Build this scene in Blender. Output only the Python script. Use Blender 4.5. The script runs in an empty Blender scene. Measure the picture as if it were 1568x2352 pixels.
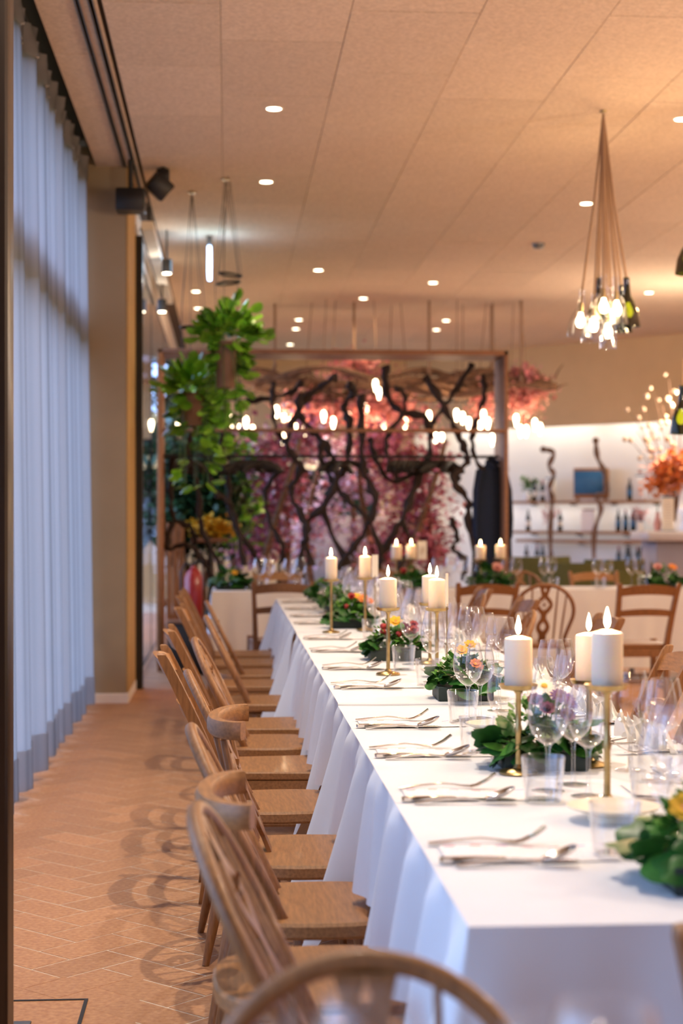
import bpy, math, random
from math import sin, cos, pi, radians as R, atan2, sqrt
from mathutils import Vector, Matrix, Euler, noise

random.seed(7)
C = bpy.context.scene.collection
SC = bpy.context.scene

# ---------------------------------------------------------------- camera
F, CX, HY, EYE, TH = 3850.0, 784.0, 1190.0, 1.32, R(3.893)
cam_d = bpy.data.cameras.new('camera')
cam = bpy.data.objects.new('camera', cam_d); C.objects.link(cam)
cam.location = (0, 0, EYE); cam.rotation_euler = (pi/2, 0, -TH)
cam_d.sensor_fit = 'VERTICAL'; cam_d.sensor_height = 36; cam_d.lens = F*36/2352
cam_d.shift_y = 14/2352; cam_d.clip_start = 0.05; cam_d.clip_end = 200
cam_d.dof.use_dof = True; cam_d.dof.focus_distance = 4.9; cam_d.dof.aperture_fstop = 3.0
SC.camera = cam
# ---------------------------------------------------------------- world (overcast daylight outside)
w = bpy.data.worlds.new('world'); SC.world = w; w.use_nodes = True
wn = w.node_tree.nodes; bg = wn['Background']
bg.inputs[0].default_value = (0.46, 0.60, 1.0, 1); bg.inputs[1].default_value = 6.8
# ---------------------------------------------------------------- exposure
SC.view_settings.view_transform = 'Standard'; SC.view_settings.look = 'None'
SC.view_settings.gamma = 1; SC.view_settings.use_curve_mapping = False
SC.view_settings.exposure = -0.25
SC.cycles.max_bounces = 10; SC.cycles.transparent_max_bounces = 40
SC.cycles.diffuse_bounces = 5; SC.cycles.glossy_bounces = 4; SC.cycles.transmission_bounces = 8
SC.cycles.caustics_reflective = False; SC.cycles.caustics_refractive = False
SC.cycles.sample_clamp_indirect = 6

CEIL = 3.83
def lamp(kind, name, loc, power, color=(1, .74, .47), rot=(0, 0, 0), **k):
    l = bpy.data.lights.new(name, kind); l.energy = power; l.color = color
    for a, v in k.items(): setattr(l, a, v)
    o = bpy.data.objects.new(name, l); C.objects.link(o); o.location = loc; o.rotation_euler = rot
    return o
WARM = (1, .70, .42)
# ceiling downlights of the room that stand outside the frame (over and beside the near table)
for x, y, p in [(.29, 3.57, 265), (.29, 5.80, 270), (.29, 8.04, 210)]:   # the same row as the two visible ones left of centre
    lamp('SPOT', 'row_downlight', (x, y, CEIL-.06), p, (1, .86, .70), spot_size=R(115), spot_blend=.8, shadow_soft_size=.018)
for i, (x, y, p) in enumerate([(2.9, 3.6, 60), (2.9, 5.8, 60), (2.9, 8.0, 90), (4.6, 5.0, 120), (3.2, 1.2, 40)]):
    lamp('SPOT', 'room_downlight', (x, y, CEIL-.06), p, (1, .86, .70), spot_size=R(125), spot_blend=.9, shadow_soft_size=.05)
# unseen point lights added right of the frame to brighten the ceiling
for x, y in ((3.4, 2.6), (3.4, 5.5), (4.6, 8.5), (5.8, 13.0), (4.9, 17.5)):
    lamp('POINT', 'ceiling_fill', (x, y, 2.6), 165, (1, .80, .61), shadow_soft_size=.15)

# ---------------------------------------------------------------- pixel helpers
def at(x, y, d):
    u = (x-CX)*d/F; z = EYE-(y-HY)*d/F
    return Vector((u*cos(TH)+d*sin(TH), d*cos(TH)-u*sin(TH), z))
def onz(x, y, z):
    return at(x, y, F*(EYE-z)/(y-HY))

# ---------------------------------------------------------------- mesh builder
class MB:
    def __init__(s): s.v = []; s.f = []
    def add(s, vs, fs):
        n = len(s.v); s.v += [tuple(v) for v in vs]; s.f += [tuple(i+n for i in f) for f in fs]; return s
    def box(s, c, size, rot=None, bev=0):
        hx, hy, hz = size[0]/2, size[1]/2, size[2]/2
        if bev:
            vs = []; b = bev
            prof = [(-hx+b, -hy), (hx-b, -hy), (hx, -hy+b), (hx, hy-b), (hx-b, hy), (-hx+b, hy), (-hx, hy-b), (-hx, -hy+b)]
            inn = lambda p, k: (p[0]-math.copysign(k, p[0]), p[1]-math.copysign(k, p[1]))
            rings = [([inn(p, b*.7) for p in prof], -hz), (prof, -hz+b), (prof, hz-b), ([inn(p, b*.7) for p in prof], hz)]
            for pr, z in rings: vs += [Vector((p[0], p[1], z)) for p in pr]
            fs = [tuple(range(7, -1, -1)), tuple(range(24, 32))]
            for r in range(3):
                for k in range(8): fs.append((r*8+k, r*8+(k+1) % 8, (r+1)*8+(k+1) % 8, (r+1)*8+k))
        else:
            vs = [Vector((x, y, z)) for z in (-hz, hz) for y in (-hy, hy) for x in (-hx, hx)]
            fs = [(0, 2, 3, 1), (4, 5, 7, 6), (0, 1, 5, 4), (1, 3, 7, 5), (3, 2, 6, 7), (2, 0, 4, 6)]
        if rot is not None: vs = [rot @ v for v in vs]
        c = Vector(c); return s.add([v+c for v in vs], fs)
    def tube(s, pts, rad, n=8, flat=1.0, cap=True, up=None):
        pts = [Vector(p) for p in pts]; m = len(pts)
        if not hasattr(rad, '__len__'): rad = [rad]*m
        vs, fs = [], []
        ref = Vector(up) if up else None
        for i, p in enumerate(pts):
            t = (pts[min(i+1, m-1)]-pts[max(i-1, 0)]).normalized()
            if ref is None:
                a = Vector((0, 0, 1)) if abs(t.z) < .9 else Vector((1, 0, 0))
                ref = a
            sx = t.cross(ref)
            if sx.length < 1e-5: sx = t.cross(Vector((1, .3, 0)))
            sx.normalize(); sy = t.cross(sx).normalized()
            if not up: ref = -sy if (-sy).dot(ref) > 0 else sy
            for k in range(n):
                a = 2*pi*k/n; vs.append(p+sx*cos(a)*rad[i]+sy*sin(a)*rad[i]*flat)
        for i in range(m-1):
            for k in range(n): fs.append((i*n+k, i*n+(k+1) % n, (i+1)*n+(k+1) % n, (i+1)*n+k))
        if cap: fs += [tuple(range(n-1, -1, -1)), tuple(range((m-1)*n, m*n))]
        return s.add(vs, fs)
    def sweep(s, pts, wv, tv, side=(0, 1, 0)):
        # rectangular ribbon; width along side, thickness perpendicular
        pts = [Vector(p) for p in pts]; m = len(pts); sd = Vector(side).normalized(); vs = []; fs = []
        if not hasattr(wv, '__len__'): wv = [wv]*m
        if not hasattr(tv, '__len__'): tv = [tv]*m
        for i, p in enumerate(pts):
            t = (pts[min(i+1, m-1)]-pts[max(i-1, 0)]).normalized(); nn = t.cross(sd).normalized()
            for a, b in ((-1, -1), (1, -1), (1, 1), (-1, 1)): vs.append(p+sd*a*wv[i]/2+nn*b*tv[i]/2)
        for i in range(m-1):
            for k in range(4): fs.append((i*4+k, i*4+(k+1) % 4, i*4+4+(k+1) % 4, i*4+4+k))
        fs += [(3, 2, 1, 0), (m*4-4, m*4-3, m*4-2, m*4-1)]
        return s.add(vs, fs)
    def lathe(s, prof, n=20, c=(0, 0, 0), close=False):
        vs = []; fs = []; m = len(prof)
        for r, z in prof:
            for k in range(n):
                a = 2*pi*k/n; vs.append((c[0]+r*cos(a), c[1]+r*sin(a), c[2]+z))
        for i in range(m-1):
            for k in range(n): fs.append((i*n+k, i*n+(k+1) % n, (i+1)*n+(k+1) % n, (i+1)*n+k))
        if prof[0][0] > 1e-4 and close: fs.append(tuple(range(n-1, -1, -1)))
        if prof[-1][0] > 1e-4 and close: fs.append(tuple(range((m-1)*n, m*n)))
        return s.add(vs, fs)
    def prism(s, poly, z0, z1, M=None, bev=0):
        n = len(poly); vs = []
        cx = sum(p[0] for p in poly)/n; cy = sum(p[1] for p in poly)/n
        def sh(k): return [((p[0]-cx)*(1-k)+cx, (p[1]-cy)*(1-k)+cy) for p in poly]
        if bev:
            k = bev*4
            layers = [(sh(k), z0), (poly, z0+bev), (poly, z1-bev), (sh(k), z1)]
        else: layers = [(poly, z0), (poly, z1)]
        for pl, z in layers: vs += [Vector((p[0], p[1], z)) for p in pl]
        fs = [tuple(range(n-1, -1, -1)), tuple(range((len(layers)-1)*n, len(layers)*n))]
        for l in range(len(layers)-1):
            for k in range(n): fs.append((l*n+k, l*n+(k+1) % n, (l+1)*n+(k+1) % n, (l+1)*n+k))
        if M is not None: vs = [M @ v for v in vs]
        return s.add(vs, fs)
    def grid(s, fn, nu, nv):
        vs = [fn(i/nu, j/nv) for j in range(nv+1) for i in range(nu+1)]
        fs = [(j*(nu+1)+i, j*(nu+1)+i+1, (j+1)*(nu+1)+i+1, (j+1)*(nu+1)+i) for j in range(nv) for i in range(nu)]
        return s.add(vs, fs)
    def ball(s, c, r, n=10, m=6, sz=1):
        return s.lathe([(r*sin(pi*i/m), -r*cos(pi*i/m)*sz) for i in range(m+1)], n, c)
    def inst(s, other, M):
        return s.add([M @ Vector(v) for v in other.v], other.f)
    def mesh(s, name, mat, smooth=True, auto=True):
        me = bpy.data.meshes.new(name); me.from_pydata(s.v, [], s.f); me.update()
        if mat: me.materials.append(mat)
        if smooth:
            me.polygons.foreach_set('use_smooth', [True]*len(me.polygons))
            if auto:
                try: me.set_sharp_from_angle(angle=R(38))
                except Exception: pass
        return me
    def build(s, name, mat, parent=None, smooth=True, auto=True, stuff=False, loc=None):
        o = bpy.data.objects.new(name, s.mesh(name, mat, smooth, auto)); C.objects.link(o)
        if parent: o.parent = parent
        if loc is not None: o.location = loc
        if stuff: o['kind'] = 'stuff'
        return o
def solid(o, t, off=0):
    m = o.modifiers.new('solid', 'SOLIDIFY'); m.thickness = t; m.offset = off; return o
def tag(o, label, cat, group=None, kind=None):
    o['label'] = label; o['category'] = cat
    if group: o['group'] = group
    if kind: o['kind'] = kind
    return o
def thing(name, label, cat, loc=(0, 0, 0), rz=0, group=None):
    o = bpy.data.objects.new(name, None); C.objects.link(o); o.location = loc; o.rotation_euler = (0, 0, rz)
    o.empty_display_size = .05
    return tag(o, label, cat, group)
def struct(o): o['kind'] = 'structure'; return o
def link(name, me, parent, loc=(0, 0, 0), rot=(0, 0, 0), sc=1):
    o = bpy.data.objects.new(name, me); C.objects.link(o); o.parent = parent
    o.location = loc; o.rotation_euler = rot; o.scale = (sc,)*3 if not hasattr(sc, '__len__') else sc
    return o
KIDS = {}
def dup(root, loc, rz=0, label=None, group=None, sc=None):
    def cp(o, par):
        c = o.copy(); C.objects.link(c)
        if par: c.parent = par
        for ch in o.children: cp(ch, c)
        return c
    r = cp(root, None); r.location = loc; r.rotation_euler = (0, 0, rz)
    if sc: r.scale = sc
    if label: r['label'] = label
    if group: r['group'] = group
    return r
ORD = ['nearest', 'second', 'third', 'fourth', 'fifth', 'sixth', 'seventh', 'eighth', 'ninth', 'tenth', 'eleventh',
       'twelfth', 'thirteenth', 'fourteenth', 'fifteenth', 'sixteenth', 'seventeenth', 'eighteenth', 'nineteenth', 'twentieth']

# ---------------------------------------------------------------- materials
def newmat(name):
    m = bpy.data.materials.new(name); m.use_nodes = True; return m, m.node_tree.nodes, m.node_tree.links, m.node_tree.nodes['Principled BSDF']
def mat(name, col, rough=.5, metal=0, var=0, scale=20, bump=0, bscale=80, stretch=(1, 1, 1), rnd=0, col2=None, sub=0, spec=.5, coat=0, detail=4):
    m, n, l, b = newmat(name)
    b.inputs['Base Color'].default_value = (*col, 1); b.inputs['Roughness'].default_value = rough
    b.inputs['Metallic'].default_value = metal; b.inputs['Specular IOR Level'].default_value = spec
    if coat: b.inputs['Coat Weight'].default_value = coat
    if sub:
        b.inputs['Subsurface Weight'].default_value = sub; b.inputs['Subsurface Radius'].default_value = (.03, .015, .008)
    tc = n.new('ShaderNodeTexCoord'); mp = n.new('ShaderNodeMapping'); mp.inputs['Scale'].default_value = stretch
    l.new(tc.outputs['Object'], mp.inputs[0])
    if var or col2:
        nz = n.new('ShaderNodeTexNoise'); nz.inputs['Scale'].default_value = scale; nz.inputs['Detail'].default_value = detail
        l.new(mp.outputs[0], nz.inputs['Vector'])
        cr = n.new('ShaderNodeValToRGB'); c2 = col2 or tuple(c*(1-var) for c in col)
        cr.color_ramp.elements[0].position = .32; cr.color_ramp.elements[1].position = .68
        cr.color_ramp.elements[0].color = (*c2, 1); cr.color_ramp.elements[1].color = (*col, 1)
        l.new(nz.outputs[0], cr.inputs[0]); out = cr.outputs[0]
        if rnd:
            oi = n.new('ShaderNodeObjectInfo'); ge = n.new('ShaderNodeNewGeometry')
            ad = n.new('ShaderNodeMath'); ad.operation = 'ADD'; fr = n.new('ShaderNodeMath'); fr.operation = 'FRACT'
            l.new(oi.outputs['Random'], ad.inputs[0]); l.new(ge.outputs['Random Per Island'], ad.inputs[1]); l.new(ad.outputs[0], fr.inputs[0])
            mr = n.new('ShaderNodeMapRange'); mr.inputs['To Min'].default_value = 1-rnd; mr.inputs['To Max'].default_value = 1+rnd
            l.new(fr.outputs[0], mr.inputs[0])
            hs = n.new('ShaderNodeHueSaturation'); l.new(mr.outputs[0], hs.inputs['Value']); l.new(out, hs.inputs['Color']); out = hs.outputs[0]
        l.new(out, b.inputs['Base Color'])
    if bump:
        nb = n.new('ShaderNodeTexNoise'); nb.inputs['Scale'].default_value = bscale; nb.inputs['Detail'].default_value = 3
        l.new(mp.outputs[0], nb.inputs['Vector'])
        bp = n.new('ShaderNodeBump'); bp.inputs['Strength'].default_value = bump; bp.inputs['Distance'].default_value = .004
        l.new(nb.outputs[0], bp.inputs['Height']); l.new(bp.outputs[0], b.inputs['Normal'])
    return m
def emat(name, col, s):
    m, n, l, b = newmat(name); b.inputs['Base Color'].default_value = (*col, 1)
    b.inputs['Emission Color'].default_value = (*col, 1); b.inputs['Emission Strength'].default_value = s; return m
def glassmat(name, tint=(1, 1, 1), lo=.04, hi=.75, rough=.02):
    m, n, l, b = newmat(name); n.remove(b)
    o = n['Material Output']; t = n.new('ShaderNodeBsdfTransparent'); t.inputs[0].default_value = (*tint, 1)
    g = n.new('ShaderNodeBsdfGlossy'); g.inputs['Roughness'].default_value = rough; g.inputs[0].default_value = (.95, .97, 1, 1)
    lw = n.new('ShaderNodeLayerWeight'); lw.inputs[0].default_value = .35
    mr = n.new('ShaderNodeMapRange'); mr.inputs['To Min'].default_value = lo; mr.inputs['To Max'].default_value = hi
    pw = n.new('ShaderNodeMath'); pw.operation = 'POWER'; pw.inputs[1].default_value = 1.45
    l.new(lw.outputs['Facing'], pw.inputs[0]); l.new(pw.outputs[0], mr.inputs[0]); mx = n.new('ShaderNodeMixShader')
    l.new(mr.outputs[0], mx.inputs[0]); l.new(t.outputs[0], mx.inputs[1]); l.new(g.outputs[0], mx.inputs[2]); l.new(mx.outputs[0], o.inputs[0])
    return m
M = {}
M['wood'] = mat('oak_wood', (.39, .17, .052), .42, var=.38, scale=14, stretch=(1, 9, 9), bump=.2, bscale=60, coat=.05)
M['woodz'] = mat('oak_wood_upright', (.33, .145, .047), .42, var=.4, scale=14, stretch=(9, 9, 1), bump=.2, bscale=60, coat=.1)
M['wood_dark'] = mat('brown_wood', (.27, .115, .042), .4, var=.4, scale=14, stretch=(9, 9, 1), bump=.2, bscale=60, coat=.2)
M['rack'] = mat('rack_wood', (.30, .13, .06), .5, var=.3, scale=8, stretch=(1, 6, 6), bump=.1)
M['vine'] = mat('vine_bark', (.035, .016, .009), .8, var=.6, scale=16, stretch=(3, 3, 1), bump=.9, bscale=40)
M['branch'] = mat('branch_bark', (.22, .11, .055), .8, var=.6, scale=20, bump=.9, bscale=40)
M['rope'] = mat('rope', (.33, .2, .12), .9, var=.3, scale=200, bump=.5)
M['cloth'] = mat('white_cloth', (.74, .745, .755), .85, var=.03, scale=6, bump=.12, bscale=900)
M['napkin'] = mat('white_napkin', (.80, .79, .77), .8, bump=.1, bscale=400)
M['steel'] = mat('polished_steel', (.62, .58, .55), .13, 1, bump=.02, bscale=300)
M['brass'] = mat('aged_brass', (.50, .36, .16), .32, 1, var=.3, scale=40)
M['wax'] = mat('candle_wax', (.84, .70, .55), .5, sub=.8, bump=.03)
M['flame'] = emat('candle_flame', (1, .82, .52), 22)
M['wick'] = mat('wick', (.03, .02, .02), .9, bump=.1)
M['glass'] = glassmat('clear_glass', (.985, .985, .985), .035, .95)
M['tumbler'] = glassmat('tumbler_glass', (.97, .975, .98), .03, .9)
M['greenglass'] = glassmat('green_bottle_glass', (.25, .27, .04), .06, .6, .05)
M['pane'] = glassmat('window_glass', (.85, .9, .92), .04, .95, .0)
M['ceramic'] = mat('cream_ceramic', (.80, .72, .56), .35, var=.05, bump=.05)
M['black'] = mat('black_metal', (.012, .011, .011), .45, bump=.05)
M['darkcol'] = mat('dark_bronze', (.03, .017, .011), .38, .3, var=.4, scale=6, stretch=(4, 4, .5), bump=.05)
M['plaster'] = mat('tan_plaster', (.66, .46, .24), .9, var=.06, scale=3, bump=.15, bscale=120)
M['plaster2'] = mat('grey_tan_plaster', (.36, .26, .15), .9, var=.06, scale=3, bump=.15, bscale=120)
M['white'] = mat('white_plaster', (.78, .74, .68), .9, var=.03, scale=3, bump=.1)
M['ceil'] = mat('woodwool_panel', (.80, .63, .47), .95, col2=(.55, .42, .30), scale=50, bump=.7, bscale=170, stretch=(1, 2.2, 1), rnd=.05, detail=8)
M['ceilback'] = mat('ceiling_backing', (.10, .07, .05), .95, bump=.1)
M['tile'] = mat('terracotta_tile', (.60, .315, .15), .5, col2=(.44, .20, .09), scale=55, bump=.3, bscale=90, rnd=.11, detail=8)
M['mortar'] = mat('mortar', (.80, .64, .48), .9, var=.2, scale=30, bump=.3)
M['curtain'] = None
M['leaf'] = mat('ivy_leaf', (.03, .13, .018), .38, col2=(.015, .07, .014), scale=25, bump=.25, bscale=60, rnd=.35)
M['leaf2'] = mat('light_leaf', (.10, .26, .03), .4, col2=(.05, .17, .02), scale=25, bump=.25, bscale=60, rnd=.3)
M['pothos'] = mat('pothos_leaf', (.27, .56, .05), .3, col2=(.09, .30, .02), scale=14, bump=.15, bscale=30, rnd=.55)
M['shrub'] = mat('shrub_leaf', (.03, .10, .03), .5, col2=(.015, .05, .02), scale=8, rnd=.4)
M['stem'] = mat('green_stem', (.07, .16, .03), .6, var=.3, bump=.1)
M['yellow'] = mat('yellow_petal', (.85, .48, .02), .6, var=.2, scale=60)
M['orange'] = mat('orange_petal', (.85, .28, .07), .6, var=.3, scale=60)
M['red'] = mat('red_petal', (.42, .03, .03), .5, var=.4, scale=60)
M['purple'] = mat('purple_petal', (.20, .07, .30), .6, var=.4, scale=60)
M['wine'] = mat('wine_petal', (.20, .03, .08), .6, var=.5, scale=60)
M['pinkp'] = mat('pink_petal', (.80, .40, .35), .6, var=.3, scale=60)
M['whitep'] = mat('white_petal', (.82, .76, .66), .6, var=.1, scale=60)
M['peach'] = mat('pale_peach_petal', (.62, .46, .32), .7, var=.2)
M['mauve'] = mat('mauve_blossom', (.60, .20, .30), .7, col2=(.34, .07, .13), scale=3, rnd=.35)
M['lilac'] = mat('lilac_blossom', (.75, .62, .78), .7, col2=(.50, .38, .52), scale=3, rnd=.4)
M['coral'] = mat('coral_blossom', (.78, .34, .28), .7, col2=(.60, .20, .21), scale=4, rnd=.35)
M['trough'] = mat('dark_green_trough', (.02, .035, .03), .6, var=.2, bump=.1)
M['potm'] = mat('terracotta_pot', (.28, .16, .10), .8, var=.3, scale=10, bump=.3)
M['olive'] = mat('olive_upholstery', (.12, .12, .03), .85, var=.2, scale=80, bump=.3, bscale=300)
M['counter'] = mat('grey_counter', (.36, .33, .36), .6, var=.08, scale=5, bump=.05)
M['ctop'] = mat('pale_stone_top', (.62, .58, .56), .35, var=.1, scale=12, bump=.03)
M['bottle'] = mat('dark_bottle', (.015, .03, .028), .12, var=.2, coat=.5)
M['blue'] = mat('blue_panel', (.02, .13, .27), .5, var=.15, scale=20)
M['coat'] = mat('navy_wool', (.014, .024, .055), .95, var=.3, scale=60, bump=.4, bscale=200)
M['redmetal'] = mat('red_enamel', (.35, .01, .012), .3, var=.1, coat=.5)
M['screen'] = emat('sign_face', (.45, .65, 1), 9)
M['bulb'] = emat('filament_bulb', (1, .78, .5), 14)
M['led'] = emat('downlight_lens', (1, .86, .62), 16)
M['bluecan'] = mat('galvanised_dish', (.16, .25, .30), .3, .6, var=.3, bump=.1)
M['slat'] = mat('orange_wood_slat', (.42, .17, .06), .5, var=.3, scale=8, stretch=(6, 6, 1))
M['cream'] = mat('cream_fascia', (.92, .85, .76), .7, var=.05, bump=.05)
M['paper'] = mat('plain_card', (.82, .78, .70), .8, var=.04, bump=.03)
M['grass'] = mat('outside_lawn', (.06, .11, .04), .9, var=.4, scale=3, bump=.3)
M['metalgrey'] = mat('grey_steel', (.2, .2, .2), .4, .8, var=.1)
# sheer curtain
def curtain_mat(name, tr):
    m, n, l, b = newmat(name); n.remove(b); o = n['Material Output']
    tc = n.new('ShaderNodeTexCoord'); mp = n.new('ShaderNodeMapping'); mp.inputs['Scale'].default_value = (1, 260, 260)
    l.new(tc.outputs['Object'], mp.inputs[0]); nz = n.new('ShaderNodeTexNoise'); nz.inputs['Scale'].default_value = 1; l.new(mp.outputs[0], nz.inputs[0])
    cr = n.new('ShaderNodeValToRGB'); cr.color_ramp.elements[0].color = (.50, .47, .46, 1); cr.color_ramp.elements[1].color = (.72, .70, .70, 1)
    l.new(nz.outputs[0], cr.inputs[0])
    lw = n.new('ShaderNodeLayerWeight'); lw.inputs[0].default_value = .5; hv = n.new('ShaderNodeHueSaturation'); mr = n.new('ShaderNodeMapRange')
    mr.inputs['To Min'].default_value = 1.08; mr.inputs['To Max'].default_value = .32   # slanting weave passes less light; pleat shading is deepened in the colour too
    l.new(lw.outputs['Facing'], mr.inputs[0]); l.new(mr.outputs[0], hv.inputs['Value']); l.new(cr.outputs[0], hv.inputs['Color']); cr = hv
    d = n.new('ShaderNodeBsdfDiffuse'); t = n.new('ShaderNodeBsdfTranslucent'); a = n.new('ShaderNodeBsdfTransparent')
    l.new(cr.outputs[0], d.inputs[0]); l.new(cr.outputs[0], t.inputs[0])
    m1 = n.new('ShaderNodeMixShader'); m1.inputs[0].default_value = .80; l.new(d.outputs[0], m1.inputs[1]); l.new(t.outputs[0], m1.inputs[2])
    m2 = n.new('ShaderNodeMixShader'); m2.inputs[0].default_value = tr; l.new(m1.outputs[0], m2.inputs[1]); l.new(a.outputs[0], m2.inputs[2])
    l.new(m2.outputs[0], o.inputs[0]); return m
M['curtain'] = curtain_mat('sheer_curtain', .10)
M['hem'] = curtain_mat('curtain_hem', .02)
def menu_mat():
    m, n, l, b = newmat('printed_menu'); tc = n.new('ShaderNodeTexCoord'); sp = n.new('ShaderNodeSeparateXYZ'); l.new(tc.outputs['Object'], sp.inputs[0])
    b.inputs['Roughness'].default_value = .8
    def mth(op, a, bb=None):
        x = n.new('ShaderNodeMath'); x.operation = op
        for i, q in enumerate((a, bb)):
            if q is None: continue
            if isinstance(q, (int, float)): x.inputs[i].default_value = q
            else: l.new(q, x.inputs[i])
        return x.outputs[0]
    # rows of small print run across the sheet
    row = mth('LESS_THAN', mth('FRACT', mth('MULTIPLY', sp.outputs[1], 95)), .35)
    mp = n.new('ShaderNodeMapping'); mp.inputs['Scale'].default_value = (260, 95, 1); l.new(tc.outputs['Object'], mp.inputs[0])
    nz = n.new('ShaderNodeTexNoise'); nz.inputs['Scale'].default_value = 1; l.new(mp.outputs[0], nz.inputs[0])
    ink = mth('MULTIPLY', row, mth('GREATER_THAN', nz.outputs[0], .56))
    # sprig marks along the upper edge
    band = mth('LESS_THAN', mth('ABSOLUTE', mth('SUBTRACT', sp.outputs[1], .055)), .004)
    dash = mth('LESS_THAN', mth('FRACT', mth('MULTIPLY', sp.outputs[0], 22)), .42); sprig = mth('MULTIPLY', band, dash)
    n2 = n.new('ShaderNodeTexNoise'); n2.inputs['Scale'].default_value = 14; l.new(tc.outputs['Object'], n2.inputs[0])
    cr = n.new('ShaderNodeValToRGB'); e = cr.color_ramp.elements; e[0].position = .4; e[0].color = (.35, .2, .5, 1); e[1].position = .6; e[1].color = (.8, .16, .1, 1)
    l.new(n2.outputs[0], cr.inputs[0])
    mx = n.new('ShaderNodeMixRGB'); mx.inputs[1].default_value = (.83, .80, .78, 1); mx.inputs[2].default_value = (.42, .36, .36, 1); l.new(mth('MULTIPLY', ink, .6), mx.inputs[0])
    m2 = n.new('ShaderNodeMixRGB'); l.new(sprig, m2.inputs[0]); l.new(mx.outputs[0], m2.inputs[1]); l.new(cr.outputs[0], m2.inputs[2])
    l.new(m2.outputs[0], b.inputs['Base Color']); return m
M['menu'] = menu_mat()

# ================================================================ STRUCTURE
# floor: mortar bed + herringbone tiles laid at 45 degrees to the room
fl = struct(MB().box((3.0, 11.5, -.0509), (9.6, 33, .1)).build('floor', M['mortar'], smooth=False))
TW = .145
def tile_mb(long_x):
    L, W = (TW*2-.007, TW-.007) if long_x else (TW-.007, TW*2-.007)
    return MB().prism([(-L/2, -W/2), (L/2, -W/2), (L/2, W/2), (-L/2, W/2)], -.008, 0)
tH, tV = tile_mb(True), tile_mb(False)
tHm, tVm = tH.mesh('tile_h', M['tile'], False), tV.mesh('tile_v', M['tile'], False)
tiles = []
q = sqrt(.5); OX, OY = -.47, 4.44
for i in range(-140, 140):
    for j in range(-140, 140):
        k = (i-j) % 4
        if k == 0: cx, cy, me = i+1, j+.5, 0
        elif k == 3: cx, cy, me = i+.5, j+1, 1
        else: continue
        lx, ly = cx*TW, cy*TW
        X = OX+(lx-ly)*q; Y = OY+(lx+ly)*q
        if not (-1.2 < X < 7.4 and -2 < Y < 23.5): continue
        if -.86 < X < -.36 and 4.30 < Y < 4.70: continue
        tiles.append((X, Y, me))
def vis(t):
    X, Y, _ = t
    a = (X-.068*Y)/max(Y, .1)
    return 4.2 < Y < 11.8 and -1.0 < X < .1 and a > -.205
near = sorted([t for t in tiles if vis(t)], key=lambda t: t[1])[:295]
ns = set(near); rest = MB()
for t in tiles:
    dz = (random.random()-.5)*.0006
    if t in ns:
        link('tile', tVm if t[2] else tHm, fl, (t[0], t[1], dz), (0, 0, pi/4))
    else:
        rest.inst(tV if t[2] else tH, Matrix.Translation((t[0], t[1], dz)) @ Matrix.Rotation(pi/4, 4, 'Z'))
rest.build('tile_field', M['tile'], fl, smooth=False, stuff=True)
# floor hatch
MB().box((-.62, 4.5, -.0065), (.76, .72, .012)).build('tile', M['tile'], fl, smooth=False)
h = thing('floor_hatch', 'steel framed floor hatch with tile inlay at the lower left floor edge', 'hatch', (-.62, 4.5, 0))
hm = MB().box((0, 0, -.004), (.46, .24, .012)); hm.build('inlay_tile', M['tile'], h, smooth=False)
fm = MB()
for a, b_ in (((0, .125, 0), (.48, .010, .008)), ((0, -.125, 0), (.48, .010, .008)), ((.235, 0, 0), (.010, .24, .008)), ((-.235, 0, 0), (.010, .24, .008))): fm.box(a, b_)
fm.build('frame', M['black'], h, smooth=False)
MB().box((0.04, -.09, .004), (.14, .03, .006), bev=.002).build('grip', M['metalgrey'], h)

# ceiling: backing slab and woodwool panels
ce = struct(MB().box((3.2, 11.5, CEIL+.10), (8.32, 33, .1)).build('ceiling', M['ceilback'], smooth=False))
PW, PL = .645, 1.15
def panel_mb(x0, x1, L): return MB().prism([(x0+.0012, .005), (x1-.0012, .005), (x1-.0012, L-.005), (x0+.0012, L-.005)], CEIL, CEIL+.045, bev=.002)
pm = panel_mb(0, PW, PL).mesh('ceiling_panel', M['ceil'], False)
pmn = panel_mb(.03, .28, PL).mesh('ceiling_panel_narrow', M['ceil'], False)
xs = [-.035+PW*k for k in range(12)]
count = 0
restc = MB()
pmb = panel_mb(0, PW, PL)
for c, x in enumerate(xs):
    y = (8.83 if c % 2 == 0 else 8.27)-PL*10
    while y < 26.5:
        a = (x+PW-.068*y)/max(y, .1)
        if 7.2 < y < 23 and a-PW/max(y, .1) < .215:
            link('panel', pm, ce, (x, y, (random.random()-.5)*.003))
        else: restc.inst(pmb, Matrix.Translation((x, y, 0)))
        y += PL
narrow = panel_mb(-.045+.07, .62, PL).mesh('ceiling_panel_left', M['ceil'], False)
y = 8.2-PL*10
nmb = panel_mb(.025, .60, PL)
while y < 26:
    if y > 7: link('panel', nmb.mesh('ceiling_panel_left', M['ceil'], False) if y < 8 else link_left, ce, (-.035-.60, y, 0))
    else: restc.inst(nmb, Matrix.Translation((-.635, y, 0)))
    if 7 < y < 8.2: link_left = ce.children[-1].data
    y += PL
edge = panel_mb(0, .235, PL)
em_ = edge.mesh('ceiling_panel_edge', M['ceil'], False); y = 8.0-PL*10
while y < 12.6:
    if y > 6.8: link('panel', em_, ce, (-.935, y, 0))
    else: restc.inst(edge, Matrix.Translation((-.935, y, 0)))
    y += PL
restc.build('panel_field', M['ceil'], ce, smooth=False, stuff=True)
struct(MB().box((-1.3, 11.5, CEIL+.22), (1.0, 33, .06)).build('ceiling', M['ceilback'], smooth=False))
# ceiling strip between the two rails of the track
struct(MB().box((-.668, 5.4, CEIL+.01), (.065, 16, .02)).build('trim_1', M['ceil'], smooth=False))

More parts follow.
